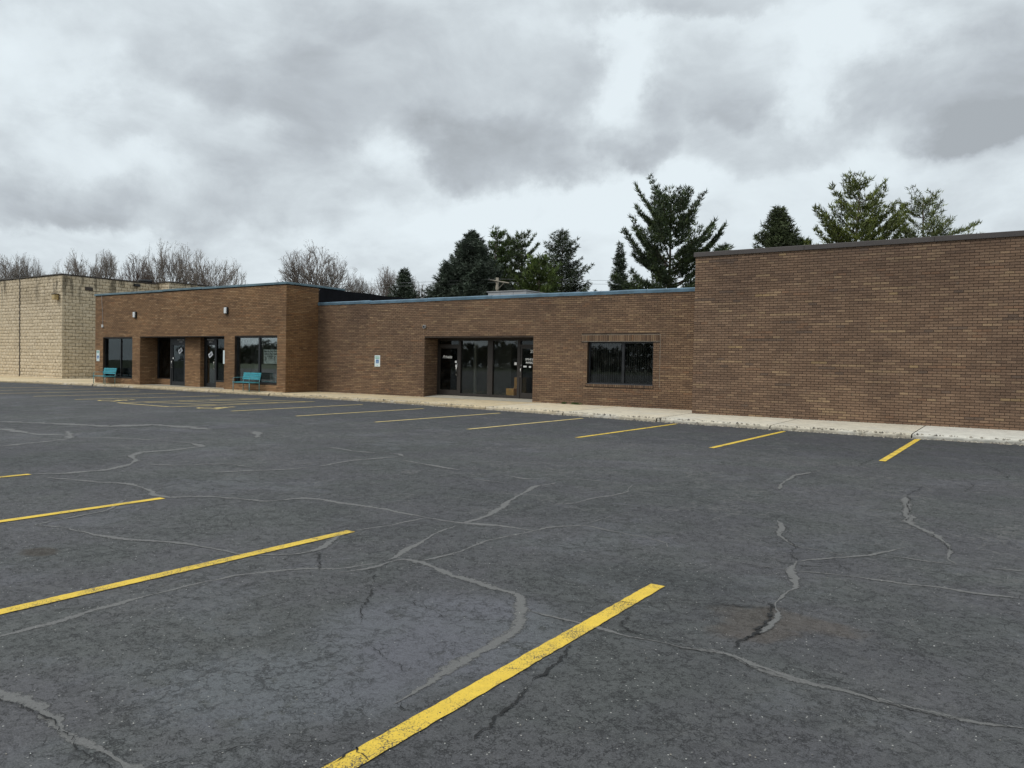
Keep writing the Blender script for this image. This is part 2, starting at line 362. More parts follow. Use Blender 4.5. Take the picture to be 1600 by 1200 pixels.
    k4 = t.m('MAXIMUM', contour(4.0, 9, .0060, .0025, 2.3, .46, .53), contour(1.7, 9, .0030, .0012, 1.1, .45, .52)); k5 = contour(16.0, 7, .012, .005, 9.0, .52, .56); k6 = contour(38.0, 5, .030, .014, 21.0, .53, .57)
    near = t.ramp(t.noise(P, .8, 4, .6), .35, .55, .55, 1.0)
    rgh = t.m('SUBTRACT', 1.0, t.m('MULTIPLY', smooth, .65)); k5 = t.m('MULTIPLY', t.m('MULTIPLY', k5, near), t.m('SUBTRACT', 1.0, t.m('MULTIPLY', smooth, .3))); k6 = t.m('MULTIPLY', t.m('MULTIPLY', k6, near), rgh)
    k2 = t.m('MULTIPLY', k2, .45); k3 = t.m('MULTIPLY', k3, .35)
    k1 = t.m('MAXIMUM', t.m('MAXIMUM', k1, k4), t.m('MAXIMUM', k5, k6))
    ck = t.m('MAXIMUM', k1, t.m('MAXIMUM', t.m('MULTIPLY', k2, .9), t.m('MULTIPLY', k3, t.m('SUBTRACT', .75, t.m('MULTIPLY', smooth, .55)))))
    base = t.mix(t.m('MULTIPLY', ck, .82), base, (.020, .020, .021))
    kp = t.m('MAXIMUM', contour(.42, 6, .0060, .003, .30, .43, .50), contour(1.1, 7, .0075, .003, .55, .46, .53))
    base = t.mix(t.m('MULTIPLY', kp, t.ramp(s.outputs[1], 4.5, 8.0, .25, .75)), base, (.135, .132, .127))
    # rust stain round the open crack on the right, oil spot on the left
    q = gnd(1215, 968); st = blot(q.x+.05, q.y, .50, .24, .25, 1, .6, 2.4); q2 = gnd(1180, 985); st = t.m('MAXIMUM', st, blot(q2.x, q2.y, .30, .20, .9, 1, .3, 3))
    base = t.mix(t.m('MULTIPLY', st, t.m('ADD', .22, t.m('MULTIPLY', fine, .35))), base, (.105, .078, .055))
    q = gnd(63, 862); base = t.mix(t.m('MULTIPLY', blot(q.x, q.y, .20, .13, .1, 1, .16, 5), .7), base, (.055, .042, .030))
    rough = t.m('SUBTRACT', .80, t.m('MULTIPLY', smooth, .30))
    b = t.n('ShaderNodeBsdfPrincipled', Base_Color=base, Roughness=rough); b.inputs['Specular IOR Level'].default_value = .4
    h = t.m('ADD', t.m('MULTIPLY', grain, t.m('SUBTRACT', 1.0, t.m('MULTIPLY', smooth, .55))), t.m('MULTIPLY', g2, 1.0))
    h = t.m('SUBTRACT', h, t.m('MULTIPLY', ck, 1.6)); h = t.m('ADD', h, t.m('MULTIPLY', smooth, .6))
    bp = t.n('ShaderNodeBump', Strength=.75, Distance=.005, Height=h); t.set(b, 'Normal', bp.outputs[0])
    finish(t, b.outputs[0]); return m
M['asphalt'] = asphalt()

# ------------------------------------------------------------------ ground, parking lot
rng = random.Random(11)
g = MB().quad((-600, -500, -.05), (600, -500, -.05), (600, 700, -.05), (-600, 700, -.05)).obj('ground', M['grass']); tag(g, kind='structure')
lot = MB().quad((-110, -90, 0), (60, -90, 0), (60, 26, 0), (-110, 26, 0)).obj('parking_lot', M['asphalt']); tag(lot, kind='structure')

def strip(pts, width, z, mat, name, parent, jit=.25, seg=.12, taper=True, wig=.0, rough=0.0):
    """a thin band along a ground path; tone = 1 in the middle, 0 at the edges"""
    P_ = [Vector((p[0], p[1], 0)) for p in pts]; out = []
    for a, b in zip(P_, P_[1:]):
        L_ = (b-a).length; k = max(1, int(L_/seg))
        for j in range(k): out.append(a.lerp(b, j/k))
    out.append(P_[-1])
    if rough:
        amp = rough; q = out[:]; sm = [Vector((rng.gauss(0, 1), rng.gauss(0, 1), 0)) for _ in q]; lo = Vector((0, 0, 0))
        for i in range(1, len(q)-1): lo = lo*.8+sm[i]*.5; out[i] = q[i]+lo*amp*.6+sm[(i*7) % len(sm)]*amp*.35
    for _ in range(2 if not rough else 1 if seg > .05 else 0): out = [out[0]] + [(out[i-1]+out[i]*2+out[i+1])/4 for i in range(1, len(out)-1)] + [out[-1]]
    n = len(out); mb = MB(); ph = [rng.uniform(0, 6) for _ in range(4)]; s = 0; prev = 1.0; off = 0
    for i, p in enumerate(out):
        t_ = (out[min(i+1, n-1)]-out[max(i-1, 0)]); t_ = t_.normalized() if t_.length > 1e-6 else Vector((1, 0, 0))
        nrm = Vector((-t_.y, t_.x, 0)); s += seg
        prev = prev*.7+.3*(1+rng.uniform(-jit, jit)*1.6); ww = width*.5*max(.25, prev)
        off = off*.75 + rng.uniform(-1, 1)*wig
        if taper: ww *= min(1, .25+min(i, n-1-i)/4)
        c = p + nrm*off
        for k, tn in ((-1, 0), (0, 1), (1, 0)):
            mb.v.append((c.x+nrm.x*ww*k, c.y+nrm.y*ww*k, z)); mb.c.append((tn, tn, tn))
    for i in range(n-1):
        for k in (0, 1): mb.f.append((i*3+k, (i+1)*3+k, (i+1)*3+k+1, i*3+k+1)[::-1])
    return mb.obj(name, mat, parent)
def zoomed(ox, oy, s, pts): return [gnd(ox+x/s, oy+y/s) for x, y in pts]
SEALS = [
 (0, 0, 1, .085, [(-40, 1075), (0, 1082), (60, 1103), (100, 1140), (160, 1175), (215, 1203), (260, 1235)]),
 (0, 0, 1, .055, [(-20, 1000), (0, 995), (80, 975), (150, 953), (220, 935), (300, 913), (370, 899), (450, 891), (530, 888), (590, 880)]),
 (500, 700, 2.667, .055, [(-80, 205), (0, 215), (180, 240), (300, 260), (430, 285), (570, 310), (700, 320), (830, 335), (900, 345)]),
 (500, 700, 2.667, .04, [(130, 345), (280, 325), (430, 295), (460, 290)]),
 (500, 700, 2.667, .09, [(600, 312), (700, 280), (760, 250), (800, 210), (850, 185), (900, 160), (980, 145)]),
 (500, 700, 2.667, .05, [(570, 325), (480, 355), (400, 400), (340, 430), (280, 465)]),
 (500, 700, 2.667, .06, [(900, 345), (820, 360), (720, 380), (640, 405), (540, 445), (430, 470)]),
 (500, 700, 2.667, .085, [(80, 518), (220, 500), (320, 470), (360, 465), (430, 485), (520, 520), (620, 550), (720, 585), (830, 605), (855, 625), (845, 670), (825, 730), (770, 790), (700, 830), (600, 880), (500, 950), (400, 1010), (320, 1070)]),
 (500, 700, 2.667, .05, [(900, 345), (960, 330), (1100, 322), (1200, 345), (1330, 370), (1430, 390), (1450, 415)]),
 (500, 700, 2.667, .03, [(1100, 322), (1170, 300), (1260, 275), (1350, 262)]),
 (500, 700, 2.667, .04, [(780, 115), (850, 128), (960, 130), (1080, 128), (1200, 143), (1300, 152)]),
 (500, 700, 2.667, .05, [(960, 235), (1060, 230), (1140, 210), (1220, 200), (1270, 185), (1300, 155)]),
 (800, 660, 2, .05, [(50, 590), (200, 625), (330, 660), (500, 690), (660, 720), (760, 760), (880, 800), (1000, 830), (1100, 850), (1250, 890), (1400, 925), (1600, 955), (1750, 985)]),
 (1100, 700, 3, .035, [(430, 535), (450, 530), (560, 525), (680, 515), (760, 508), (850, 490), (960, 465)]),
 (1100, 700, 3, .05, [(430, 580), (560, 590), (700, 605), (850, 625), (1000, 645), (1150, 660), (1300, 685), (1600, 720)]),
 (1100, 700, 3, .062, [(440, 530), (420, 560), (405, 590), (425, 630), (430, 650), (370, 680), (330, 710), (320, 740), (335, 770), (300, 810), (270, 850), (200, 890)]),
 (1100, 700, 3, .05, [(340, 340), (370, 360), (360, 400), (400, 440), (430, 465), (500, 475), (600, 495), (680, 515)]),
 (1100, 700, 3, .06, [(945, 230), (960, 280), (955, 350), (1020, 380), (1090, 415), (1130, 450), (1160, 485), (1130, 515), (1180, 545)]),
 (1100, 700, 3, .035, [(850, 505), (950, 520), (1100, 540), (1300, 560), (1600, 585)]),
 (1100, 700, 3, .02, [(0, 505), (200, 540), (390, 575)]),
 (0, 660, 2, .10, [(0, 75), (150, 60), (220, 50), (350, 48), (480, 55), (600, 65), (635, 75), (560, 85), (440, 95), (410, 105), (425, 120), (400, 135), (330, 150), (200, 160), (95, 163)]),
 (0, 660, 2, .07, [(140, 172), (250, 182), (380, 190), (450, 205), (480, 225), (530, 235), (640, 230), (740, 238), (840, 248), (940, 238), (1000, 243)]),
 (0, 660, 2, .04, [(395, 240), (340, 275), (260, 290), (150, 315), (100, 320), (200, 330), (300, 355), (440, 370), (560, 378), (680, 395), (760, 410), (860, 412), (940, 410), (1000, 395), (1050, 360), (1090, 347)]),
 (0, 660, 2, .11, [(0, 20), (120, 38), (210, 40)]), (0, 660, 2, .10, [(210, 28), (218, 50)]),
 (0, 660, 2, .07, [(440, 130), (550, 135), (650, 132), (720, 130), (800, 145)]),
 (0, 660, 2, .07, [(660, 158), (760, 152), (880, 148), (980, 140), (1110, 118), (1250, 108)]),
 (0, 660, 2, .06, [(1010, 75), (1120, 92), (1250, 100), (1262, 108)]),
 (0, 660, 2, .06, [(1260, 118), (1380, 140), (1440, 150)]),
 (0, 660, 2, .05, [(1480, 178), (1540, 184), (1640, 196)]),
 (0, 660, 2, .10, [(795, 28), (808, 36), (800, 48)]),
 (1100, 700, 3, .03, [(0, 140), (120, 138), (240, 142)]), (1100, 700, 3, .05, [(350, 195), (380, 160), (430, 128), (520, 115)]),
 (0, 0, 1, .22, [(330, 672), (300, 668), (240, 664), (170, 666), (60, 661), (0, 659)]),
]
for i, (ox, oy, s, wd, pts) in enumerate(SEALS):
    strip(zoomed(ox, oy, s, pts), wd*(1.05 if gnd(ox+pts[0][0]/s, oy+pts[0][1]/s).length < 8 else (1.6 if gnd(ox+pts[0][0]/s, oy+pts[0][1]/s).length < 16 else 2.2)), .0015+.0001*i, M['seal'], 'crack_filler', lot, jit=1.1, seg=.06, wig=.010, rough=.016)
CRACKS = [
 (0, 0, 1, .016, [(-20, 1092), (0, 1100), (40, 1110), (75, 1130), (120, 1170), (170, 1203)]),
 (500, 700, 2.667, .012, [(860, 630), (960, 640), (1100, 648), (1300, 645), (1600, 650), (1900, 672)]),
 (500, 700, 2.667, .022, [(1050, 820), (1000, 880), (960, 930), (900, 970), (830, 1050), (760, 1110), (700, 1170), (640, 1230)]),
 (500, 700, 2.667, .014, [(1290, 700), (1250, 740), (1300, 770), (1400, 790), (1500, 810)]),
 (500, 700, 2.667, .018, [(230, 530), (210, 580), (200, 640), (175, 700), (170, 740)]),
 (500, 700, 2.667, .010, [(205, 830), (270, 880), (340, 920), (360, 950)]),
 (500, 700, 2.667, .010, [(330, 635), (440, 670), (520, 710), (530, 750)]),
 (1100, 700, 3, .035, [(325, 730), (300, 780), (270, 830), (240, 860), (190, 890), (150, 948)]),
 (800, 660, 2, .012, [(660, 724), (780, 775), (900, 812), (1000, 835), (1080, 845), (1180, 880), (1300, 905), (1600, 962)]),
 (800, 660, 2, .012, [(890, 788), (950, 795), (1005, 805)]),
 (800, 660, 2, .010, [(300, 645), (400, 672), (560, 705), (660, 722)]),
 (0, 660, 2, .014, [(440, 1090), (560, 1060), (650, 1040), (750, 1020), (860, 1010), (1000, 1010), (1100, 990)]),
 (0, 660, 2, .022, [(1010, 1075), (1080, 1040), (1115, 1020), (1150, 1060)]),
 (0, 660, 2, .016, [(1240, 920), (1260, 890), (1255, 880)]),
 (0, 660, 2, .024, [(990, 412), (1002, 440), (1004, 462)]),
 (0, 660, 2, .012, [(920, 408), (985, 405), (1010, 415), (1050, 425)]),
 (0, 660, 2, .012, [(550, 222), (640, 218), (710, 200)]),
 (1100, 700, 3, .018, [(350, 395), (380, 430), (430, 465), (410, 480), (415, 500), (440, 530)]),
 (1100, 700, 3, .018, [(1025, 180), (950, 225), (960, 260), (965, 300), (955, 345)]),
 (1100, 700, 3, .018, [(1060, 400), (1110, 440), (1165, 485)]),
 (1100, 700, 3, .014, [(595, 530), (640, 560), (680, 585)]),
 (1100, 700, 3, .020, [(720, 85), (760, 65), (800, 50)]), (1100, 700, 3, .020, [(1350, 90), (1380, 110), (1430, 130), (1410, 142)]),
 (1100, 700, 3, .016, [(1220, 205), (1260, 180), (1250, 165)]), (1100, 700, 3, .016, [(690, 200), (800, 210), (940, 215), (1150, 218)]),
 (1100, 700, 3, .012, [(0, 728), (120, 738), (280, 752)]),
 (1100, 700, 3, .012, [(1170, 488), (1300, 515), (1500, 540)]),
]
for i, (ox, oy, s, wd, pts) in enumerate(CRACKS):
    strip(zoomed(ox, oy, s, pts), wd*.55, .0065+.0001*i, M['crack'], 'crack', lot, jit=1.3, seg=.018, wig=wd*.35, rough=.014)

# painted stall lines
def bar(a, b, wd, z, mat, name='painted_line', parent=None, jit=.0028, n=150):
    a, b = Vector((*a, 0)), Vector((*b, 0)); t_ = (b-a).normalized(); nr = Vector((-t_.y, t_.x, 0))*wd/2; mb = MB(); r_ = random.Random(int(a.x*100))
    for i in range(n+1):
        p = a.lerp(b, i/n)
        for k in (1, -1):
            q = p+nr*k+nr.normalized()*r_.uniform(-jit, jit); mb.v.append((q.x, q.y, z))
    for i in range(n): mb.f.append((i*2+1, (i+1)*2+1, (i+1)*2, i*2))
    return mb.obj(name, mat, parent if parent else lot)
ZP = .0054
for x, ytop, skew in ((-1.945, 4.70, 0), (-4.66, 4.62, -.02), (-7.25, 4.54, .02), (-9.9, 4.48, 0), (-12.7, 4.5, 0)):
    bar((x+skew, -.6), (x, ytop), .098, ZP, M['paint'])
for i, (xa, xb, yb) in enumerate(((-1.83, -1.83, 18.6), (-4.63, -4.60, 18.45), (-7.38, -7.36, 18.75), (-10.1, -10.05, 18.7), (-12.87, -12.87, 18.8), (-15.65, -15.75, 18.7), (-18.3, -18.6, 18.9))):
    bar((xa, 13.5), (xb, yb), .105, ZP, M['paint'] if i < 3 else M['paint_far'])
for x in (-20.97, -23.83, -26.4, -29.25, -32.0, -34.8, -37.6):
    bar((x, 13.35), (x, 18.9), .11, ZP, M['paint_far'])
bar((-23.77, 13.35), (-21.03, 13.35), .11, ZP+.0006, M['paint_far'])
for k in range(4):
    bar((-23.7, 14.2+k*1.2), (-21.1, 15.0+k*1.2), .10, ZP+.0006, M['paint_far'])
def wheelchair(u, v, s, mb, put):
    """flat access emblem: head, trunk, leg and wheel arc; put(u, v) -> 3-D point"""
    def poly(pts): 
        i = len(mb.v); mb.v += [tuple(put(u+x*s, v+y*s)) for x, y in pts]; mb.f.append(tuple(range(i, i+len(pts))))
    poly([(-.10+.10*math.cos(a*PI/6), .86+.10*math.sin(a*PI/6)) for a in range(12)])
    for pts in ([(-.16, .72), (-.16, .30), (-.04, .30), (-.04, .72)], [(-.04, .58), (-.04, .50), (.22, .50), (.22, .58)], [(-.04, .40), (-.04, .30), (.25, .30), (.25, .40)],
                [(.25, .40), (.15, .30), (.32, -.08), (.42, -.04)], [(.36, -.08), (.36, 0), (.52, .05), (.52, -.02)]):
        poly(pts)
    for k in range(9):
        a0, a1 = math.radians(130+k*24), math.radians(130+(k+1)*24)
        c = (-.06, .12)
        poly([(c[0]+.24*math.cos(a0), c[1]+.24*math.sin(a0)), (c[0]+.24*math.cos(a1), c[1]+.24*math.sin(a1)), (c[0]+.32*math.cos(a1), c[1]+.32*math.sin(a1)), (c[0]+.32*math.cos(a0), c[1]+.32*math.sin(a0))][::-1])
for x in (-19.8, -25.2):
    mb = MB(); wheelchair(x, 13.75, 1.1, mb, lambda a, b: (a, b, ZP)); mb.obj('painted_emblem', M['paint_far'], lot)

# ------------------------------------------------------------------ sidewalk
L_Y, W_Y, R_Y = 21.352, 23.084, 21.418
LX0, LX1, MX1, RX1 = -40.22, -25.43, -7.94, 3.6
walk = MB(); sw = thing('sidewalk', None, None); sw['kind'] = 'structure'; del walk
EDGE = [(-75, 17.6), (-60, 18.2), (-50, 18.8), (-44, 19.6), (-39, 20.35), (-34, 20.5), (-26, 20.55), (-19, 20.45), (-13, 19.72), (-8.6, 19.15), (-5, 18.78), (-2.3, 18.62), (4, 18.85)]
def edge_y(x):
    for (a, ya), (b, yb) in zip(EDGE, EDGE[1:]):
        if a <= x <= b: return ya+(yb-ya)*(x-a)/(b-a)
    return EDGE[0][1] if x < EDGE[0][0] else EDGE[-1][1]
def back_y(x):
    if x < -48.1: return 23.6
    if x < LX0: return 27.0
    if x < LX1: return L_Y+.06
    if x < MX1: return W_Y+.06
    return R_Y+.06
joints = [-1.96-3.05*k for k in range(-2, 24)]; joints = sorted(set([j for j in joints if -72 < j < 4] + [LX0, LX1, MX1, 4.0, -48.1]))
joints = [j for i, j in enumerate(joints) if i == 0 or j-joints[i-1] > .01]
rs = random.Random(5)
for a, b in zip(joints, joints[1:]):
    g_ = .012; n = max(2, int((b-a)/.07)); mb = MB(); mid_ = (a+b)/2
    f_ = min(1, max(0, (mid_+16)/8)); c1 = (.65, .525, .335); c2 = (.66, .60, .48); rr = rs.uniform(.88, 1.1)
    if rs.random() < .3 and mid_ > -9: c2 = (.68, .65, .57)
    col = tuple((c1[k]*(1-f_)+c2[k]*f_)*rr for k in range(3)); off = 0
    yb = back_y(mid_); rows = 6; pv = 0
    for i in range(n+1):
        x = a+g_+(b-a-2*g_)*i/n
        pv = pv*.5+rs.uniform(-.028, .028); ye = edge_y(x)+pv
        if mid_ > -12 and rs.random() < .10: ye += rs.uniform(.02, .06)
        zs = .098 + rs.uniform(-.006, .004)
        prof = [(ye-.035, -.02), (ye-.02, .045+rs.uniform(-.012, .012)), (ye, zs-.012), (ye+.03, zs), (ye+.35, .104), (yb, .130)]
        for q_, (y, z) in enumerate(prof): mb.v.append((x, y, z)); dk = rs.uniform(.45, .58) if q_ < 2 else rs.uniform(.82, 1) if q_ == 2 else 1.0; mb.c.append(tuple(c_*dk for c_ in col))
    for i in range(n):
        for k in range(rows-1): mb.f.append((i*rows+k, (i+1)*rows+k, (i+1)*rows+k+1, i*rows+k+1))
    # slab ends down to the bed so that the joint reads as a groove
    for e, rv in ((0, True), (n, False)):
        i = len(mb.v); top = [mb.v[e*rows+k] for k in range(1, rows)]
        mb.v += top + [(top[-1][0], top[-1][1], -.02), (top[0][0], top[0][1]-.015, -.02)]; mb.c += [(.12, .1, .08)]*(len(top)+2)
        q = list(range(i, i+len(top)+2)); mb.f.append(tuple(q if rv else q[::-1]))
    o = mb.obj('slab', M['concrete'], sw)
# crumbs of broken kerb and grit in the gutter
mb = MB()
for k in range(3400):
    x = rs.uniform(-24, 2.5) if rs.random() < .85 else rs.uniform(-45, -24)
    heavy = -9.5 < x < -6.8 or rs.random() < .25
    y = edge_y(x) - abs(rs.gauss(0, .04 if not heavy else .10)) - .02; s_ = abs(rs.gauss(.012, .010))+.006; z = .004
    if rs.random() < .3: y = edge_y(x)+rs.uniform(0, .06); z = .098
    if heavy and rs.random() < .04: s_ *= 2.2
    c = rs.choice([(.38, .34, .27), (.46, .42, .35), (.28, .24, .19), (.20, .18, .15), (.14, .125, .11)])
    i = len(mb.v); p = [(s_, 0, 0), (0, s_, 0), (-s_, 0, 0), (0, -s_, 0), (0, 0, s_*.8)]; an = rs.uniform(0, 3)
    for q in p: mb.v.append((x+(q[0]*math.cos(an)-q[1]*math.sin(an))*rs.uniform(.7, 1.3), y+(q[0]*math.sin(an)+q[1]*math.cos(an))*rs.uniform(.6, 1.2), z+q[2])); mb.c.append(c)
    mb.f += [(i, i+1, i+4), (i+1, i+2, i+4), (i+2, i+3, i+4), (i+3, i, i+4)]
o = mb.obj('kerb_gravel', M['pebble']); tag(o, 'loose grit and crumbled concrete along the broken sidewalk edge', 'gravel', kind='stuff')
# pale grit along the foot of the walls
mb = MB()
for k in range(700):
    x = rs.choice([rs.uniform(-25.3, -19.6), rs.uniform(-30, -25.6), rs.uniform(-14.3, -8.1), rs.uniform(-7.9, 2)]); y = back_y(x)-.06-abs(rs.gauss(0, .03))-.008
    s_ = rs.uniform(.004, .018); i = len(mb.v); z = .1295
    for q in ((s_, 0, 0), (0, s_*.7, 0), (-s_, 0, 0), (0, -s_*.7, 0), (0, 0, s_*.7)): mb.v.append((x+q[0], y+q[1], z+q[2])); mb.c.append(rs.choice([(.5, .46, .38), (.35, .3, .22), (.6, .58, .5)]))
    mb.f += [(i, i+1, i+4), (i+1, i+2, i+4), (i+2, i+3, i+4), (i+3, i, i+4)]
o = mb.obj('wall_grit', M['pebble']); tag(o, 'pale crumbs of mortar and grit at the foot of the brick walls', 'grit', kind='stuff')
# loose pale stones lying on the asphalt
mb = MB()
for k in range(260):
    q = gnd(rs.uniform(-50, 1650), 700+500*rs.random()**.8); x, y = q.x, q.y; s_ = rs.uniform(.0018, .0045); i = len(mb.v); c = rs.choice([(.5, .48, .44), (.36, .33, .28), (.6, .6, .57)])
    for q in ((s_, 0, 0), (0, s_*.8, 0), (-s_, 0, 0), (0, -s_*.8, 0), (0, 0, s_*.8)): mb.v.append((x+q[0]*rs.uniform(.6, 1.3), y+q[1], .002+q[2])); mb.c.append(c)
    mb.f += [(i, i+1, i+4), (i+1, i+2, i+4), (i+2, i+3, i+4), (i+3, i, i+4)]
o = mb.obj('loose_stones', M['pebble']); tag(o, 'tiny pale stones scattered over the dark asphalt', 'stones', kind='stuff')

# ------------------------------------------------------------------ brick walls
CH, BL, JT = .0677, .2032, .0115
PAL_R = [((.225, .158, .113), 32), ((.190, .132, .094), 24), ((.262, .188, .134), 22), ((.310, .230, .156), 7), ((.152, .106, .080), 7), ((.375, .285, .185), 2.6), ((.380, .290, .160), .8), ((.235, .148, .098), 2), ((.125, .100, .086), 1.5)]
PAL_M = [((.215, .148, .100), 32), ((.180, .123, .084), 24), ((.250, .178, .120), 20), ((.290, .212, .135), 8), ((.145, .100, .072), 7), ((.35, .26, .165), 2.5), ((.25, .155, .095), 3)]
PAL_L = [((.275, .176, .100), 32), ((.235, .148, .085), 22), ((.315, .208, .120), 22), ((.350, .240, .145), 8), ((.18, .115, .070), 7), ((.41, .295, .18), 2), ((.30, .172, .092), 4)]
class Bricks:
    def __init__(s): s.list = []           # (centre, u-axis, normal, length, height, proud, colour)
def lay(store, org, u, nrm, width, z0, z1, holes, pal, rnd, z_base=.13, soldier=None):
    boost = (1.10, 1.00, .89) if pal is PAL_L else (.985, .90, .83)
    """running bond over a rectangle minus holes (u0, u1, z0, z1)"""
    cols, wts = [c for c, _ in pal], [w_ for _, w_ in pal]; mn = [sum(c[q]*w_ for c, w_ in pal)/sum(wts) for q in range(3)]
    cols = [tuple(mn[q]+(c[q]-mn[q])*.68 for q in range(3)) for c in cols]
    k0 = int(math.floor((z0-z_base)/CH+1e-6)); k = k0
    while True:
        za = z_base+k*CH; zb = za+CH-JT
        if za+.02 >= z1: break
        za = max(za, z0); zb = min(zb, z1)
        if zb-za > .015:
            free = [(0.0, width)]
            for (a, b, c, d) in holes:
                if za+.005 < d and zb-.005 > c:
                    nf = []
                    for (p, q) in free:
                        if b <= p or a >= q: nf.append((p, q)); continue
                        if a > p: nf.append((p, a))
                        if b < q: nf.append((b, q))
                    free = nf
            tone = rnd.choices(cols, wts)[0]
            ofs = (BL/2 if k % 2 else 0.0)
            j = -1
            while True:
                a = j*BL+ofs; j += 1
                if a > width: break
                b = a+BL-.0085
                if rnd.random() > .32: tone = rnd.choices(cols, wts)[0]
                v_ = rnd.uniform(.88, 1.12); col = tuple(x*v_*k_ for x, k_ in zip(tone, boost)); pr = rnd.uniform(.004, .0085)
                for (p, q) in free:
                    x0, x1 = max(a, p+.001), min(b, q-.001)
                    if x1-x0 > .025:
                        um = (x0+x1)/2
                        store.list.append((Vector(org)+Vector(u)*um+Vector((0, 0, (za+zb)/2)), Vector(u), Vector(nrm), x1-x0, zb-za, pr, col))
        k += 1
def brick_mesh(items, name):
    mb = MB()
    for (c, u, n, ln, h, pr, col) in items:
        i = len(mb.v); a = u*(ln/2); up = Vector((0, 0, h/2)); f_ = n*pr; bk = n*-.004; e = .0022
        a2 = u*(ln/2-e); u2 = Vector((0, 0, h/2-e))
        for s1, s2 in ((-1, -1), (1, -1), (1, 1), (-1, 1)): mb.v.append(tuple(c+a*s1+up*s2+bk))
        for s1, s2 in ((-1, -1), (1, -1), (1, 1), (-1, 1)): mb.v.append(tuple(c+a2*s1+u2*s2+f_))
        flip = u.cross(Vector((0, 0, 1))).dot(n) < 0
        fs = [(4, 5, 6, 7), (0, 1, 5, 4), (1, 2, 6, 5), (2, 3, 7, 6), (3, 0, 4, 7)]
        for q in fs: mb.f.append(tuple(i+x for x in (q[::-1] if flip else q)))
        mb.c += [col]*8
    return mb
def finish_bricks(store, parent, n_parts):
    cp = Vector((0, 0, CAM_H))
    def vis(it):
        d = it[0]-cp; z = d.dot(FW); x = 800+F_PX*d.dot(RT)/z if z > 0 else -1e6
        return (0 if (0 < x < 1600 and it[3] > .15 and abs(it[2].y) > .5) else 1, d.length)
    items = sorted(store.list, key=vis)
    cache = {}
    for it in items[:n_parts]:
        (c, u, n, ln, h, pr, col) = it
        key = (round(ln, 2), round(h, 3), tuple(round(x, 2) for x in col), round(n.y))
        if key not in cache: cache[key] = brick_mesh([(Vector((0, 0, 0)), u, n, ln, h, .0065, col)], 'brick').mesh('brick', M['brick'])
        o = bpy.data.objects.new('brick', cache[key]); COL.objects.link(o); o.parent = parent
        o.location = c - parent.location
    if items[n_parts:]:
        o = brick_mesh(items[n_parts:], 'brickwork').obj('brickwork', M['brick'], parent); o['kind'] = 'stuff'

def wall_box(mb, x0, x1, yf, yk, z0, z1, holes):
    """backing wall between yf (front) and yk (back) cut by rectangular holes in x, z"""
    xs = sorted(set([x0, x1]+[v for h in holes for v in h[:2] if x0 < v < x1])); zs = sorted(set([z0, z1]+[v for h in holes for v in h[2:] if z0 < v < z1]))
    def solid(i, j):
        if i < 0 or j < 0 or i >= len(xs)-1 or j >= len(zs)-1: return False
        cx, cz = (xs[i]+xs[i+1])/2, (zs[j]+zs[j+1])/2
        return not any(a < cx < b and c < cz < d for a, b, c, d in holes)
    for i in range(len(xs)-1):
        for j in range(len(zs)-1):
            if not solid(i, j): continue
            sk = ''
            if solid(i-1, j): sk += 'l'
            if solid(i+1, j): sk += 'r'
            if solid(i, j-1): sk += 'b'
            if solid(i, j+1): sk += 't'
            mb.box(xs[i], xs[i+1], yf, yk, zs[j], zs[j+1], skip=sk)

# storefront glazing pieces ------------------------------------------------
def ring(x0, x1, z0, z1, y0, y1, b_, bb=None):
    bb = b_ if bb is None else bb
    mb = MB(); mb.box(x0, x0+b_, y0, y1, z0, z1); mb.box(x1-b_, x1, y0, y1, z0, z1)
    mb.box(x0+b_, x1-b_, y0+.001, y1-.001, z1-b_, z1); mb.box(x0+b_, x1-b_, y0+.001, y1-.001, z0, z0+bb); return mb
def window(parent, x0, x1, z0, z1, y, mat, mull=(), b_=.05, glass='glass', mw=.05):
    fr = ring(x0, x1, z0, z1, y, y+.09, b_)
    for mx in mull: fr.box(mx-mw/2, mx+mw/2, y+.002, y+.088, z0+b_, z1-b_)
    f_ = fr.obj('window', mat, parent); cuts = [x0+b_]+[v for mx in mull for v in (mx-mw/2, mx+mw/2)]+[x1-b_]
    for a, b in zip(cuts[::2], cuts[1::2]): MB().box(a-.004, b+.004, y+.04, y+.048, z0+b_-.004, z1-b_+.004).obj('pane', M[glass], f_)
    return f_
def door(parent, x0, x1, z0, z1, y, mat, handle_x, glass='glass', st=.075, hz=(1.0, 1.32), hm='chrome', lab=None):
    d = ring(x0, x1, z0, z1, y, y+.055, st, .2).obj('door', mat, parent)
    if lab: d['label'] = lab
    MB().box(x0+st-.004, x1-st+.004, y+.024, y+.032, z0+.2-.004, z1-st+.004).obj('pane', M[glass], d)
    h = MB().tube([(handle_x, y, hz[1]), (handle_x, y-.055, hz[1]), (handle_x, y-.055, hz[0]), (handle_x, y, hz[0])], .014, 8); h.obj('handle', M[hm], d, True)
    MB().box(handle_x-.012+.0, handle_x+.012, y-.006, y, hz[1]+.1, hz[1]+.13).obj('lock', M['chrome'], d)
    return d
def text(s, size, loc, mat, parent, name='lettering', shear=0, rot=0, align='CENTER', bold=.0, sx=1.0):
    cu = bpy.data.curves.new('t', 'FONT'); cu.body = s; cu.size = size; cu.align_x = align; cu.shear = shear; cu.offset = bold; cu.extrude = .0008
    to = bpy.data.objects.new('t', cu); COL.objects.link(to)
    me = bpy.data.meshes.new_from_object(to); bpy.data.objects.remove(to)
    me.transform(Matrix.Translation(loc) @ Matrix.Rotation(rot, 4, 'Y') @ Matrix.Rotation(PI/2, 4, 'X') @ Matrix.Diagonal((sx, 1, 1, 1)))
    me.materials.clear(); me.materials.append(mat); return link(name, me, parent)

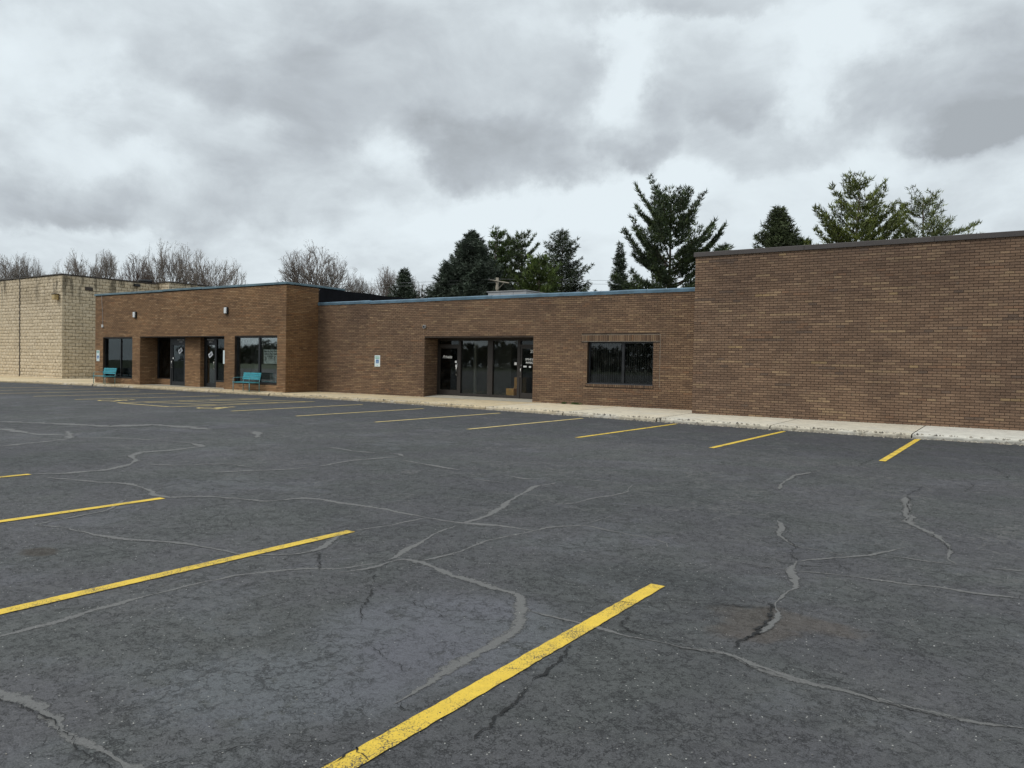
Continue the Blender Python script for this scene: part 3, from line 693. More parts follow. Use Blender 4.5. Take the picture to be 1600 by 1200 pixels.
# ================================================================== RIGHT BUILDING
HR = 4.70
bR = thing('brick_building', 'tall plain brown brick building with dark metal roof edge, nearest at the right', 'building', ((MX1+RX1)/2, R_Y, 0))
mb = MB(); mb.box(MX1, RX1, R_Y, R_Y+14, 0, HR-.02); mb.obj('wall', M['mortar'], bR)
st_ = Bricks(); rb = random.Random(3)
lay(st_, (MX1, R_Y, 0), (1, 0, 0), (0, -1, 0), RX1-MX1, .115, HR-.03, [], PAL_R, rb)
lay(st_, (MX1, R_Y+1.66, 0), (0, -1, 0), (-1, 0, 0), 1.66, .115, HR-.03, [], PAL_R, rb)
lay(st_, (MX1, R_Y+6, 0), (0, -1, 0), (-1, 0, 0), 4.3, 3.9, HR-.03, [], PAL_R, rb)
finish_bricks(st_, bR, 300)
cx = MX1-.05
while cx < RX1:
    nx = min(cx+3.05, RX1+.05); mb = MB(); mb.box(cx+.001, nx-.001, R_Y-.045, R_Y+.30, HR-.065, HR+.068); o = mb.obj('coping', M['coping_brown'], bR); bevel(o, .01); cx = nx
mb = MB(); mb.box(MX1-.045, MX1+.25, R_Y+.301, R_Y+14, HR-.065, HR+.068); mb.obj('coping', M['coping_brown'], bR)
# ================================================================== MIDDLE BUILDING
HM = 3.93
bM = thing('brick_building', 'low brown brick building with blue roof edge and recessed glass entrance, in the middle', 'building', ((LX1+MX1)/2, W_Y, 0))
RC = (-19.43, -14.44, 0.0, 2.44); WN = (-12.28, -9.90, .855, 2.275)
MB().box(LX1, MX1, W_Y+12, W_Y+12.3, 0, HM).obj('rear_wall', M['mortar'], bM)
mb = MB(); wall_box(mb, LX1, MX1, W_Y, W_Y+.35, 0, HM-.06, [RC, WN])
mb.box(-19.78, -19.43, W_Y+.351, W_Y+1.0, 0, 2.44); mb.box(-14.44, -14.1, W_Y+.351, W_Y+1.0, 0, 2.44)
mb.obj('wall', M['mortar'], bM)
MB().box(LX1+.002, MX1-.002, W_Y+.351, W_Y+12, HM-.40, HM-.28).obj('roof', M['roofing'], bM)
MB().box(RC[0], RC[1], W_Y+.351, W_Y+.95, 2.441, 2.52).obj('soffit', M['dark_bronze'], bM)
# steel lintel angle
MB().box(RC[0]-.15, RC[1]+.15, W_Y-.004, W_Y+.3, 2.437, 2.445).obj('lintel', M['dark_bronze'], bM)
st_ = Bricks(); rb = random.Random(8)
holes = [(a-LX1, b-LX1, c, d) for a, b, c, d in (RC, WN, (-12.50, -9.68, 2.277, 2.505), (-12.32, -9.86, .755, .86))]
lay(st_, (LX1, W_Y, 0), (1, 0, 0), (0, -1, 0), MX1-LX1, .115, HM-.08, holes, PAL_M, rb)
lay(st_, (RC[0], W_Y, 0), (0, 1, 0), (1, 0, 0), .84, .115, 2.437, [], PAL_M, rb)
def soldiers(x0, x1, z0, z1, pr=.012):
    x = x0
    while x < x1-.02:
        t_ = rb.choices([c for c, _ in PAL_M], [k for _, k in PAL_M])[0]; v_ = rb.uniform(.72, .98); bw = min(.0577, x1-x)
        st_.list.append((Vector((x+bw/2, W_Y, (z0+z1)/2)), Vector((1, 0, 0)), Vector((0, -1, 0)), bw, z1-z0, pr, (t_[0]*v_, t_[1]*v_*.93, t_[2]*v_*.86))); x += CH
soldiers(-12.49, -9.69, 2.292, 2.492, .008); soldiers(-12.31, -9.87, .765, .850, .02)
finish_bricks(st_, bM, 300)
MB().box(-12.52, -9.66, W_Y-.006, W_Y+.02, 2.494, 2.505).obj('mortar_joint', M['mortar_light'], bM)
MB().box(-12.50, -9.68, W_Y-.006, W_Y+.02, 2.277, 2.290).obj('mortar_joint', M['mortar_light'], bM)
MB().box(-9.665, -9.655, W_Y-.009, W_Y+.02, .80, 2.495).obj('mortar_joint', M['mortar_light'], bM)
# coping of pressed blue metal, slightly uneven lengths
cx = LX1+.01; rc = random.Random(2); k = 0
while cx < MX1-.02:
    nx = min(cx+3.05, MX1-.005); dz = rc.uniform(-.012, .012); mb = MB(); n = 8
    for i in range(n+1):
        x = cx+.002+(nx-cx-.004)*i/n; z_ = dz+rc.uniform(-.004, .004); dy = rc.uniform(-.006, .006)
        prof = [(W_Y+.01, HM-.085), (W_Y-.035+dy, HM-.09+z_), (W_Y-.045+dy, HM+.005+z_), (W_Y+.02, HM+.04+z_), (W_Y+.33, HM+.03), (W_Y+.34, HM-.10)]
        mb.v += [(x, y, z) for y, z in prof]
    m_ = 6
    for i in range(n):
        for q in range(m_-1): mb.f.append((i*m_+q, (i+1)*m_+q, (i+1)*m_+q+1, i*m_+q+1)[::-1])
    mb.f += [tuple(range(m_))[::-1], tuple(n*m_+q for q in range(m_))]
    mb.obj('coping', M['coping_blue'], bM); cx = nx; k += 1
# entrance floor ramp, interior room
YS = 23.884
mb = MB(); mb.quad((RC[0], W_Y-.05, .1335), (RC[1], W_Y-.05, .1335), (RC[1], YS+.1, .205), (RC[0], YS+.1, .205), (.46, .42, .34)); mb.obj('entrance_floor', M['concrete'], bM)
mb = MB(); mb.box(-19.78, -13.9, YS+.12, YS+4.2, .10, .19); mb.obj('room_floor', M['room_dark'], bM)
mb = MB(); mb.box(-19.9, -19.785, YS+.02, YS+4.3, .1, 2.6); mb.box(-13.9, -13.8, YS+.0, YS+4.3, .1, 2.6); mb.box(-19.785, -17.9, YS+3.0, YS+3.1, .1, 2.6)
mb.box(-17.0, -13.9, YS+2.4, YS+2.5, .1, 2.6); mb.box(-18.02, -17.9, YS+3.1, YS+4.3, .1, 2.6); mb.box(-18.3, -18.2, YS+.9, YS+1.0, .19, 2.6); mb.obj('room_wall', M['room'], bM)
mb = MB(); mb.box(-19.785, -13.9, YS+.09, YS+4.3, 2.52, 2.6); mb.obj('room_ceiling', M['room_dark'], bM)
# aluminium posts and frames of the storefront
z0, z1 = .20, 2.40
fr = MB()
for a, b in ((-19.43, -19.36), (-18.36, -18.26), (-16.97, -16.74), (-15.62, -15.50), (-14.50, -14.44)): fr.box(a, b, YS-.02, YS+.10, z0, z1)
for a, b in ((-19.36, -18.36), (-15.50, -14.50)):
    fr.box(a, b, YS-.018, YS+.098, z1-.06, z1); fr.box(a, b, YS-.018, YS+.098, 2.13, 2.20)
for a, b in ((-18.26, -16.97), (-16.74, -15.62)):
    fr.box(a, b, YS-.018, YS+.098, z1-.06, z1); fr.box(a, b, YS-.018, YS+.098, z0, z0+.10)
so_ = fr.obj('storefront_frame', M['bronze'], bM); MB().box(RC[0], RC[1], YS-.016, YS+.09, z1+.001, 2.46).obj('head_panel', M['dark_bronze'], bM)
for a, b, c, d in ((-19.36, -18.36, 2.20, z1-.06), (-15.50, -14.50, 2.20, z1-.06), (-18.26, -16.97, z0+.10, z1-.06), (-16.74, -15.62, z0+.10, z1-.06)):
    MB().box(a-.004, b+.004, YS+.04, YS+.048, c-.004, d+.004).obj('pane', M['glass_clear'] if d-c > 1 else M['glass'], so_)
d1 = door(bM, -19.355, -18.365, .215, 2.125, YS, M['bronze'], -18.44, lab='glass door lettered Private')
MB().box(-19.28, -18.44, YS+.06, YS+.065, .40, 2.05).obj('door_panel', M['door_panel'], d1)
text('Private', .165, (-18.95, YS+.018, 1.66), M['letter'], d1, shear=.35, bold=.004)
for (x, z, s_) in ((-18.52, 1.52, .045), (-18.49, 1.36, .05)): MB().box(x-s_, x+s_, YS+.018, YS+.021, z-s_, z+s_).obj('sticker', M['white'], d1)
d2 = door(bM, -15.495, -14.505, .215, 2.125, YS, M['bronze'], -15.455, lab='glass door half hidden by the brick, numbered 2958')
text('2958', .155, (-14.92, YS+.018, 1.90), M['letter'], d2, bold=.006)
text('SPINE & ORTHO', .105, (-14.90, YS+.018, 1.62), M['letter'], d2, bold=.004)
text('PHYSICAL THERAPY', .095, (-14.84, YS+.018, 1.50), M['letter'], d2, bold=.004)
for (x, z, a, b) in ((-15.30, 1.39, .07, .03), (-15.08, 1.38, .045, .03)): MB().box(x-a, x+a, YS+.018, YS+.021, z-b, z+b).obj('sticker', M['white'], d2)
MB().box(-15.78, -15.68, YS+.036, YS+.0385, 1.44, 1.54).obj('sticker', M['white'], so_)
# stacked cardboard boxes just inside the right pane
def carton(name, x0, x1, y0, y1, zb, zt, label):
    r = thing(name, label, 'box', ((x0+x1)/2, (y0+y1)/2, zb), 0, 'cardboard boxes inside the middle entrance')
    bevel(MB().box(x0, x1, y0, y1, zb, zt).obj('carton', M['cardboard'], r), .006)
    MB().box((x0+x1)/2-.025, (x0+x1)/2+.025, y0-.0015, y1+.0015, zt-.09, zt+.0015).obj('tape', M['amber'], r)
carton('cardboard_box', -16.28, -15.93, YS+.25, YS+.65, .192, .55, 'lower front cardboard box inside the middle entrance glass')
carton('cardboard_box', -16.22, -15.90, YS+.68, YS+1.02, .192, .60, 'cardboard box on the floor behind the front one, inside the middle entrance')
carton('cardboard_box', -16.20, -15.90, YS+.68, YS+1.0, .602, .97, 'topmost cardboard box of the stack inside the middle entrance glass')
carton('cardboard_box', -15.88, -15.50, YS+.45, YS+.95, .192, .97, 'tall dark cardboard box beside the stack, next to the entrance door')
# window with vertical blinds
window(bM, WN[0], WN[1], WN[2], WN[3], W_Y+.10, M['black_frame'], mull=(-11.0,), b_=.055, mw=.09, glass='glass_mid')
MB().box(WN[0], WN[1], W_Y-.001, W_Y+.1, WN[2]-.003, WN[2]+.012).obj('sill', M['grey_frame'], bM)
bl = thing('window_blind', 'vertical slat blind hanging behind the wide window of the middle building', 'blind', ((WN[0]+WN[1])/2, W_Y+.3, WN[2]))
MB().box(WN[0]+.05, WN[1]-.05, W_Y+.29, W_Y+.35, 2.215, 2.262).obj('head_rail', M['blind'], bl)
me = MB().quad((-.030, -.022, 0), (.030, .022, 0), (.030, .022, 1.32), (-.030, -.022, 1.32)).quad((-.030, -.0205, 0), (-.030, -.0205, 1.32), (.030, .0235, 1.32), (.030, .0235, 0)).mesh('slat', M['blind'])
x = WN[0]+.10
while x < WN[1]-.06:
    o = bpy.data.objects.new('slat', me); COL.objects.link(o); o.parent = bl; o.location = Vector((x, W_Y+.32, .89))-bl.location; o.rotation_euler = (0, 0, rb.uniform(.75, 1.0)); x += .082
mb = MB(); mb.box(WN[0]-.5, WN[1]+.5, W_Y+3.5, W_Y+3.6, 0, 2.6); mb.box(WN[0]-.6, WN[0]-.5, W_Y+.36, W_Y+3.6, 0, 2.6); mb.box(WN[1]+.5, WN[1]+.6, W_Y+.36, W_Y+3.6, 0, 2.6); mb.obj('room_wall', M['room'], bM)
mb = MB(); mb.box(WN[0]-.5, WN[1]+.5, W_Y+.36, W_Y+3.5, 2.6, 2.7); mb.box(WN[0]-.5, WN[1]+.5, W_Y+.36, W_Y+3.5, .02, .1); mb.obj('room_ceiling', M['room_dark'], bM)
# ================================================================== LEFT BUILDING
HL = 4.66
bL = thing('brick_building', 'brown brick building with two shop windows, two glass doors and teal roof edge', 'building', ((LX0+LX1)/2, L_Y, 0))
W1 = (-39.46, -36.77, .43, 2.44); W3 = (-28.77, -25.97, .45, 2.46); RL = (-36.10, -29.50, 0.0, 2.46)
mb = MB(); wall_box(mb, LX0, LX1, L_Y, L_Y+.30, 0, HL-.05, [W1, W3, RL]); mb.box(LX1-.3, LX1, L_Y+.301, W_Y+.05, 0, HL-.05); mb.box(LX0, LX0+.3, L_Y+.301, L_Y+16, 0, HL-.05)
mb.box(-36.40, -36.10, L_Y+.301, L_Y+1.2, 0, 2.46); mb.box(-29.5, -29.2, L_Y+.301, L_Y+1.2, 0, 2.46)          # cheeks of the recess
mb.box(-36.10, -34.56, L_Y+.90, L_Y+1.1, 0, .43); mb.box(-33.08, -31.90, L_Y+.45, L_Y+.9, 0, 2.46); mb.box(-30.98, -29.5, L_Y+.65, L_Y+.9, 0, .42)
mb.box(LX0, LX1, L_Y+16, L_Y+16.3, 0, HL-.05); mb.obj('wall', M['mortar'], bL)
MB().box(LX0+.3, LX1-.3, L_Y+.301, L_Y+16, HL-.5, HL-.4).obj('roof', M['roofing'], bL)
MB().box(RL[0], RL[1], L_Y+.301, L_Y+1.2, 2.461, 2.55).obj('soffit', M['dark_bronze'], bL)
for h in (W1, W3, RL): MB().box(h[0]-.12, h[1]+.12, L_Y-.004, L_Y+.28, h[3]-.003, h[3]+.006).obj('lintel', M['dark_bronze'], bL)
st_ = Bricks(); rb = random.Random(21)
lay(st_, (LX0, L_Y, 0), (1, 0, 0), (0, -1, 0), LX1-LX0, .115, HL-.09, [(a-LX0, b-LX0, c, d) for a, b, c, d in (W1, W3, RL)], PAL_L, rb)
lay(st_, (LX1, L_Y, 0), (0, 1, 0), (1, 0, 0), W_Y-L_Y, .115, HL-.09, [], [((c[0]*.9, c[1]*.84, c[2]*.72), k) for c, k in PAL_L], rb)  # return wall facing away from the sun: its shade is put into the brick colours
lay(st_, (RL[0], L_Y, 0), (0, 1, 0), (1, 0, 0), .90, .115, 2.455, [], PAL_L, rb)
lay(st_, (-36.10, L_Y+.90, 0), (1, 0, 0), (0, -1, 0), 1.54, .115, .43, [], PAL_L, rb)
lay(st_, (-33.08, L_Y+.45, 0), (1, 0, 0), (0, -1, 0), 1.18, .115, 2.455, [], PAL_L, rb)
lay(st_, (-31.90, L_Y+.45, 0), (0, 1, 0), (1, 0, 0), .2, .115, 2.455, [], PAL_L, rb)
lay(st_, (-30.98, L_Y+.65, 0), (1, 0, 0), (0, -1, 0), 1.48, .115, .42, [], PAL_L, rb)
lay(st_, (-34.56, L_Y+.65, 0), (0, 1, 0), (1, 0, 0), .01, .115, .42, [], PAL_L, rb)
finish_bricks(st_, bL, 300)
cx = LX0-.05
while cx < LX1:
    nx = min(cx+3.05, LX1+.05); dz = rc.uniform(-.008, .008); bevel(MB().box(cx+.002, nx-.002, L_Y-.05, L_Y+.35, HL-.045+dz, HL+.05+dz).obj('coping', M['coping_teal'], bL), .012); cx = nx
bevel(MB().box(LX1-.35, LX1+.05, L_Y+.352, 24.6, HL-.04, HL+.045).obj('coping', M['coping_teal'], bL), .012)
# black roofing membrane on the side of the parapet above the lower roof
mb = MB(); n = 16; y0_, y1_ = W_Y+.05, 33.0
for i in range(n+1):
    y = y0_+(y1_-y0_)*i/n; tz = HL-.05 if y < 24.6 else HL-.02-.04*rc.random()
    mb.v += [(LX1+.012+rc.uniform(0, .012), y, HM-.5), (LX1+.015+rc.uniform(0, .018), y, HM+.2), (LX1+.012+rc.uniform(0, .012), y, tz), (LX1-.3, y, tz)]
for i in range(n):
    for q in range(3): mb.f.append((i*4+q, (i+1)*4+q, (i+1)*4+q+1, i*4+q+1))
mb.obj('parapet_membrane', M['membrane'], bL)
MB().box(LX1-.3, LX1+.002, W_Y+.051, 33, HM-.5, HL-.17).obj('parapet', M['membrane'], bL)
window(bL, *W1, L_Y+.10, M['black_frame'], mull=(-38.0,), b_=.045, mw=.05)
w3 = window(bL, *W3, L_Y+.10, M['black_frame'], mull=(-27.25,), b_=.06, mw=.10, glass='glass_clear')
window(bL, -36.09, -34.60, .432, 2.44, L_Y+.93, M['black_frame'], b_=.05)
fr = MB()
for a, b in ((-34.60, -34.50), (-33.43, -33.09)): fr.box(a, b, L_Y+.655, L_Y+.76, .13, 2.44)
fr.box(-34.60, -34.50, L_Y+.76, L_Y+.93, .13, 2.44, skip='f'); fr.box(-34.50, -33.43, L_Y+.657, L_Y+.758, 2.16, 2.44)
sf0 = fr.obj('storefront_frame', M['black_frame'], bL); fr = MB()
for a, b in ((-31.89, -31.80), (-31.06, -30.98), (-29.56, -29.51)): fr.box(a, b, L_Y+.655, L_Y+.76, .13, 2.44)
fr.box(-31.80, -31.06, L_Y+.657, L_Y+.758, 2.16, 2.44)
fr.box(-30.979, -29.561, L_Y+.657, L_Y+.758, .425, .48); fr.box(-30.979, -29.561, L_Y+.657, L_Y+.758, 2.38, 2.44)
sf = fr.obj('storefront_frame', M['black_frame'], bL)
MB().box(-30.985, -29.555, L_Y+.70, L_Y+.708, .476, 2.384).obj('pane', M['glass'], sf)
dl = door(bL, -34.495, -33.435, .14, 2.155, L_Y+.67, M['black_frame'], -34.44, lab='glass door with tilted white paper, left of the brick pillar')
dr = door(bL, -31.795, -31.065, .14, 2.155, L_Y+.67, M['black_frame'], -31.12, 'glass_clear', st=.06, lab='glass door with tilted white paper, right of the brick pillar')
for (x, z, par) in ((-33.83, 1.83, dl), (-31.46, 1.66, dr)):
    pg = MB(); pg.quad((-.16, 0, -.10), (.16, 0, -.10), (.16, 0, .10), (-.16, 0, .10)); me = pg.mesh('paper_notice', M['paper']); me.transform(Matrix.Translation((x, L_Y+.686, z)) @ Matrix.Rotation(-.55, 4, 'Y')); link('paper_notice', me, par)
    text('NO', .12, (x+.02, L_Y+.684, z-.045), M['ink'], par, rot=-.55, bold=.006)
text('PHYSICAL MED', .085, (-33.75, L_Y+.652, 2.32), M['letter'], sf0); text('SUITE B', .075, (-33.75, L_Y+.652, 2.22), M['letter'], sf0)
text('PRO BUSINESS', .085, (-31.42, L_Y+.652, 2.32), M['letter'], sf); text('SUITE C', .075, (-31.42, L_Y+.652, 2.22), M['letter'], sf)
MB().box(-34.40, -34.33, L_Y+.66, L_Y+.668, 1.42, 1.50).obj('sticker', M['white'], dl)
# poster inside the right-hand shop window
ps = thing('poster', 'pale grey poster with dark lettering inside the shop window above the bench', 'poster', (-26.58, L_Y+.165, 1.31))
MB().box(-27.03, -26.12, L_Y+.160, L_Y+.166, 1.30, 1.90).obj('sheet', M['poster'], ps); yk = L_Y+.158
text('Make the Dance Floor', .105, (-26.575, yk, 1.79), M['ink'], ps, bold=.003, sx=.86); text('Build on Dance Spirit', .105, (-26.575, yk, 1.685), M['ink'], ps, bold=.003, sx=.86)
text('Registration', .075, (-26.60, yk, 1.60), M['ink'], ps, bold=.004); text('475 1812', .075, (-26.60, yk, 1.52), M['ink'], ps, bold=.003)
def figure(ox, oz, pts, mb):
    for a, b, r in pts: mb.tube([(ox+a[0], yk, oz+a[1]), (ox+b[0], yk, oz+b[1])], r, 5)
mb = MB(); figure(-26.93, 1.36, [((0, .2), (.05, .12), .012), ((.05, .12), (0, .07), .012), ((0, .07), (.10, -.02), .010), ((.06, .13), (.09, .20), .007), ((0, .2), (-.02, .24), .012)], mb)
figure(-26.33, 1.36, [((0, .22), (.02, .12), .014), ((.02, .12), (.01, .04), .012), ((.01, .04), (.09, -.01), .009), ((0, .22), (.09, .26), .006), ((-.01, .23), (.0, .25), .014)], mb)
mb.obj('dancing_figures', M['ink'], ps)
# rooms
mb = MB(); yi = L_Y+.31
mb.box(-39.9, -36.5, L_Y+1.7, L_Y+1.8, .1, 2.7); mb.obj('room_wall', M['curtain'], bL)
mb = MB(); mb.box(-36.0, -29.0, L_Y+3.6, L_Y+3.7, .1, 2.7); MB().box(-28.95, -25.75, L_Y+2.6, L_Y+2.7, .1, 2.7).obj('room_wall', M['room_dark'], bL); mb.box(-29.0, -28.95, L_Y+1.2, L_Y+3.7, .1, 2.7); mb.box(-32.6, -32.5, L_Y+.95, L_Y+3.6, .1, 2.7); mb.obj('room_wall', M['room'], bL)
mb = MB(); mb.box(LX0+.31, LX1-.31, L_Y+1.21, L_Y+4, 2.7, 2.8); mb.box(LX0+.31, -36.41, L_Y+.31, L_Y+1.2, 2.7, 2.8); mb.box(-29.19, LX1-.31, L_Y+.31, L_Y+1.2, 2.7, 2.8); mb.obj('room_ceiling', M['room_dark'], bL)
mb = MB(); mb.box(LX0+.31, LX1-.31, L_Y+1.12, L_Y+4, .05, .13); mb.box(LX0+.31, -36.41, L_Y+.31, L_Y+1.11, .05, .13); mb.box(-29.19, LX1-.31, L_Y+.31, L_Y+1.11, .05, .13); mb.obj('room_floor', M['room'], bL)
mb = MB(); mb.quad((RL[0], L_Y-.05, .1335), (RL[1], L_Y-.05, .1335), (RL[1], L_Y+.95, .15), (RL[0], L_Y+.95, .15), (.42, .38, .30)); mb.obj('entrance_floor', M['concrete'], bL)
# white upright bars standing inside the window
gt = thing('indoor_gate', 'low white barred gate inside the shop window behind the right bench', 'gate', (-26.6, L_Y+.6, .13))
for k in range(11): MB().box(-27.15+.11*k, -27.11+.11*k, L_Y+.60, L_Y+.62, .15, .86 + (.10 if k in (7, 8, 9, 10) else 0)).obj('bar', M['blind'], gt)
MB().box(-27.2, -25.95, L_Y+.621, L_Y+.64, .76, .80).obj('rail', M['blind'], gt)

# ================================================================== BEIGE BLOCK BUILDING
XB, YB, HB = -48.12, 23.55, 6.36
bB = thing('block_building', 'tall beige split-face block building with stained top at the far left', 'building', (XB, YB, 0))
XB2, YB2 = -46.9, 29.7
mb = MB(); mb.box(-84, XB-.08, YB+.08, YB2+.1, 0, HB-.03); mb.box(-83.9, XB2-.08, YB2+.101, 50, 0, HB+.12); mb.obj('wall', simple('block_mortar', (.26, .22, .16), .95), bB)
mb = MB(); rk = random.Random(4); BH, BW = .203, .406
def blocks(org, u, nrm, width, zt, skip=()):
    k = 0; u = Vector(u); nrm = Vector(nrm); org = Vector(org)
    while k*BH+.05 < zt:
        j = -1
        while True:
            a = j*BW + (BW/2 if k % 2 else 0); j += 1
            if a > width: break
            x0, x1 = max(0, a), min(width, a+BW-.012)
            if any(x0 < s_+.05 and x1 > s_ for s_ in skip): 
                if x1-x0 > .2:
                    for s_ in skip:
                        if x0 < s_+.05 and x1 > s_: x0, x1 = (x0, s_) if s_-x0 > x1-s_ else (s_+.06, x1)
            if x1-x0 < .04: continue
            za, zb = .05+k*BH, min(zt, .05+(k+1)*BH-rk.choice((.005, .006, .008, .018))); v_ = rk.uniform(.94, 1.05); col = tuple(c*v_ for c in rk.choice([(.59, .495, .355), (.61, .515, .375), (.57, .475, .335)]))
            if zb-za < .05: continue
            i = len(mb.v); pr = [rk.uniform(.025, .045) for _ in range(6)]; xm = (x0+x1)/2+rk.uniform(-.08, .08)
            xx = (x0, xm, x1)
            for q, x in enumerate(xx): mb.v.append(tuple(org+u*x+Vector((0, 0, za))-nrm*.09)); mb.v.append(tuple(org+u*x+Vector((0, 0, zb))-nrm*.09))
            zmid = (za+zb)/2
            for q, x in enumerate(xx):
                xi = x+(.01 if q == 0 else -.01 if q == 2 else 0)
                for z_, pp in ((za+.006, pr[q]), (zmid+rk.uniform(-.04, .04), pr[q]+.012), (zb-.006, pr[(q+3) % 6])): mb.v.append(tuple(org+u*xi+Vector((0, 0, z_))+nrm*(pp-.05)))
            mb.c += [col]*15; f0 = i+6; flip = u.cross(Vector((0, 0, 1))).dot(nrm) < 0
            fs = []
            for q in range(2):
                for r in range(2): fs.append((f0+q*3+r, f0+(q+1)*3+r, f0+(q+1)*3+r+1, f0+q*3+r+1))
                fs.append((i+q*2, i+(q+1)*2, f0+(q+1)*3, f0+q*3)); fs.append((f0+q*3+2, f0+(q+1)*3+2, i+(q+1)*2+1, i+q*2+1))
            fs.append((i, f0, f0+1, f0+2, i+1)); fs.append((i+4, i+5, f0+8, f0+7, f0+6))
            mb.f += [tuple(q[::-1]) if flip else q for q in fs]
        k += 1
blocks((-84, YB, 0), (1, 0, 0), (0, -1, 0), XB+84, HB, skip=(84-53.45,))
blocks((XB, YB, 0), (0, 1, 0), (1, 0, 0), YB2-YB, HB)
blocks((XB, YB2, 0), (1, 0, 0), (0, -1, 0), XB2-XB, HB+.1); blocks((XB2, YB2, 0), (0, 1, 0), (1, 0, 0), 12, HB+.1)
o = mb.obj('blockwork', M['block'], bB); o['kind'] = 'stuff'
MB().box(-53.45, -53.39, YB-.012, YB+.05, .05, HB).obj('expansion_joint', M['dark_bronze'], bB)
MB().box(-84, XB+.04, YB-.06, YB+.3, HB, HB+.06).obj('coping', M['dark_bronze'], bB); MB().box(XB-.3, XB+.04, YB+.301, YB2-.1, HB, HB+.06).obj('coping', M['dark_bronze'], bB)
MB().box(XB-.3, XB2+.06, YB2-.06, YB2+.3, HB+.10, HB+.16).obj('coping', M['dark_bronze'], bB); MB().box(XB2-.3, XB2+.06, YB2+.301, 44, HB+.10, HB+.16).obj('coping', M['dark_bronze'], bB)
MB().box(XB-.02, XB+.10, 28.0, 28.4, HB-.28, HB-.12).obj('scupper', M['black_frame'], bB)
MB().box(XB-.02, XB+.045, 24.9, 25.35, 5.55, 5.75).obj('wall_vent', M['dark_bronze'], bB)
rv = thing('roof_vent', 'dark round vent lying on the beige block building roof edge', 'vent', (XB-.3, 29.2, HB+.06))
MB().tube([(XB-.5, 28.6, HB+.17), (XB-.3, 29.4, HB+.17)], [.10, .13], 10).obj('pipe', M['black_frame'], rv, True)
MB().box(XB-.5, XB-.35, 28.8, 29.0, HB+.055, HB+.12).obj('bracket', M['black_frame'], rv)

# ================================================================== wall fittings and signs
def wall_lamp(x, z, label):
    r = thing('wall_lamp', label, 'lamp', (x, L_Y, z), 0, 'wall lamps on the left brick building')
    bevel(MB().box(x-.11, x+.11, L_Y-.075, L_Y-.008, z-.16, z+.16).obj('housing', M['black_frame'], r), .02, 3)
    bevel(MB().box(x-.085, x+.085, L_Y-.13, L_Y-.076, z-.135, z+.135).obj('lens', M['lens'], r), .03, 3)
wall_lamp(-36.48, 3.56, 'small black wall lamp with white lens, the left of two on the brick building')
wall_lamp(-29.32, 3.60, 'small black wall lamp with white lens, nearer the brick building corner')
bl_ = thing('flood_lamp', 'boxy amber wall pack lamp high on the beige block building corner', 'lamp', (-48.6, YB, 5.0))
bevel(MB().box(-48.78, -48.42, YB-.30, YB-.05, 4.86, 5.17).obj('lens', M['amber'], bl_), .03)
MB().box(-48.80, -48.40, YB-.32, YB-.03, 5.171, 5.22).obj('hood', M['dark_bronze'], bl_)
MB().box(-48.74, -48.46, YB-.049, YB+.03, 4.88, 5.16).obj('bracket', M['dark_bronze'], bl_)
def access_sign(x, y, z0_, z1_, label, face=-1):
    r = thing('parking_sign', label, 'sign', (x, y, z0_), 0, 'access parking signs on the brick walls'); wv = .15; s = (z1_-z0_)
    bevel(MB().box(x-wv, x+wv, y-.014, y-.010, z0_, z1_).obj('plate', M['sign_white'], r), .0015)
    yk = y-.0155
    text('RESERVED', .052, (x, yk, z1_-.085), M['sign_green'], r, bold=.002); text('PARKING', .052, (x, yk, z1_-.145), M['sign_green'], r, bold=.002)
    MB().box(x-.075, x+.075, yk-.0005, yk, z0_+.135, z0_+.285).obj('emblem_panel', M['sign_blue'], r)
    mb = MB(); wheelchair(x-.008, z0_+.17, .105, mb, lambda a, b: (a, yk-.002, b)); mb.obj('emblem', M['sign_white'], r)
    text('VAN', .04, (x, yk, z0_+.035), M['sign_green'], r)
    for zz in (z0_+.02, z1_-.02): MB().tube([(x, y-.010, zz), (x, y-.018, zz)], .006, 6).obj('screw', M['galv'], r)
access_sign(-21.91, W_Y, 1.27, 1.73, 'access parking sign with wheelchair emblem on the middle building wall')
access_sign(-39.93, L_Y, 1.24, 1.80, 'access parking sign at the left end of the brick building, above the bench')
sg = thing('side_sign', 'narrow white sign seen edge-on at the right side of the brick recess', 'sign', (-29.54, L_Y+.02, 1.3))
MB().box(-29.56, -29.45, L_Y-.016, L_Y-.011, 1.25, 1.85).obj('plate', M['sign_white'], sg)
cam_o = thing('entry_camera', 'small round grey fixture above the left corner of the middle entrance', 'fixture', (-19.43, W_Y, 2.86))
MB().tube([(-19.43, W_Y-.008, 2.86), (-19.43, W_Y-.07, 2.86)], [.075, .07], 14).obj('housing', M['galv'], cam_o); MB().tube([(-19.43, W_Y-.071, 2.86), (-19.43, W_Y-.085, 2.86)], .045, 12).obj('lens', M['black_frame'], cam_o)
cb = thing('hanging_cable', 'thin pale cable hanging from the roof edge by the left window', 'cable', (-39.47, L_Y, 3.03))
MB().tube([(-39.52, L_Y-.055, 4.60), (-39.50, L_Y-.06, 4.3), (-39.49, L_Y-.02, 3.7), (-39.47, L_Y-.02, 3.12)], .009, 6).obj('cord', M['galv'], cb)
MB().box(-39.52, -39.43, L_Y-.06, L_Y-.009, 2.98, 3.12).obj('connector', M['white'], cb)

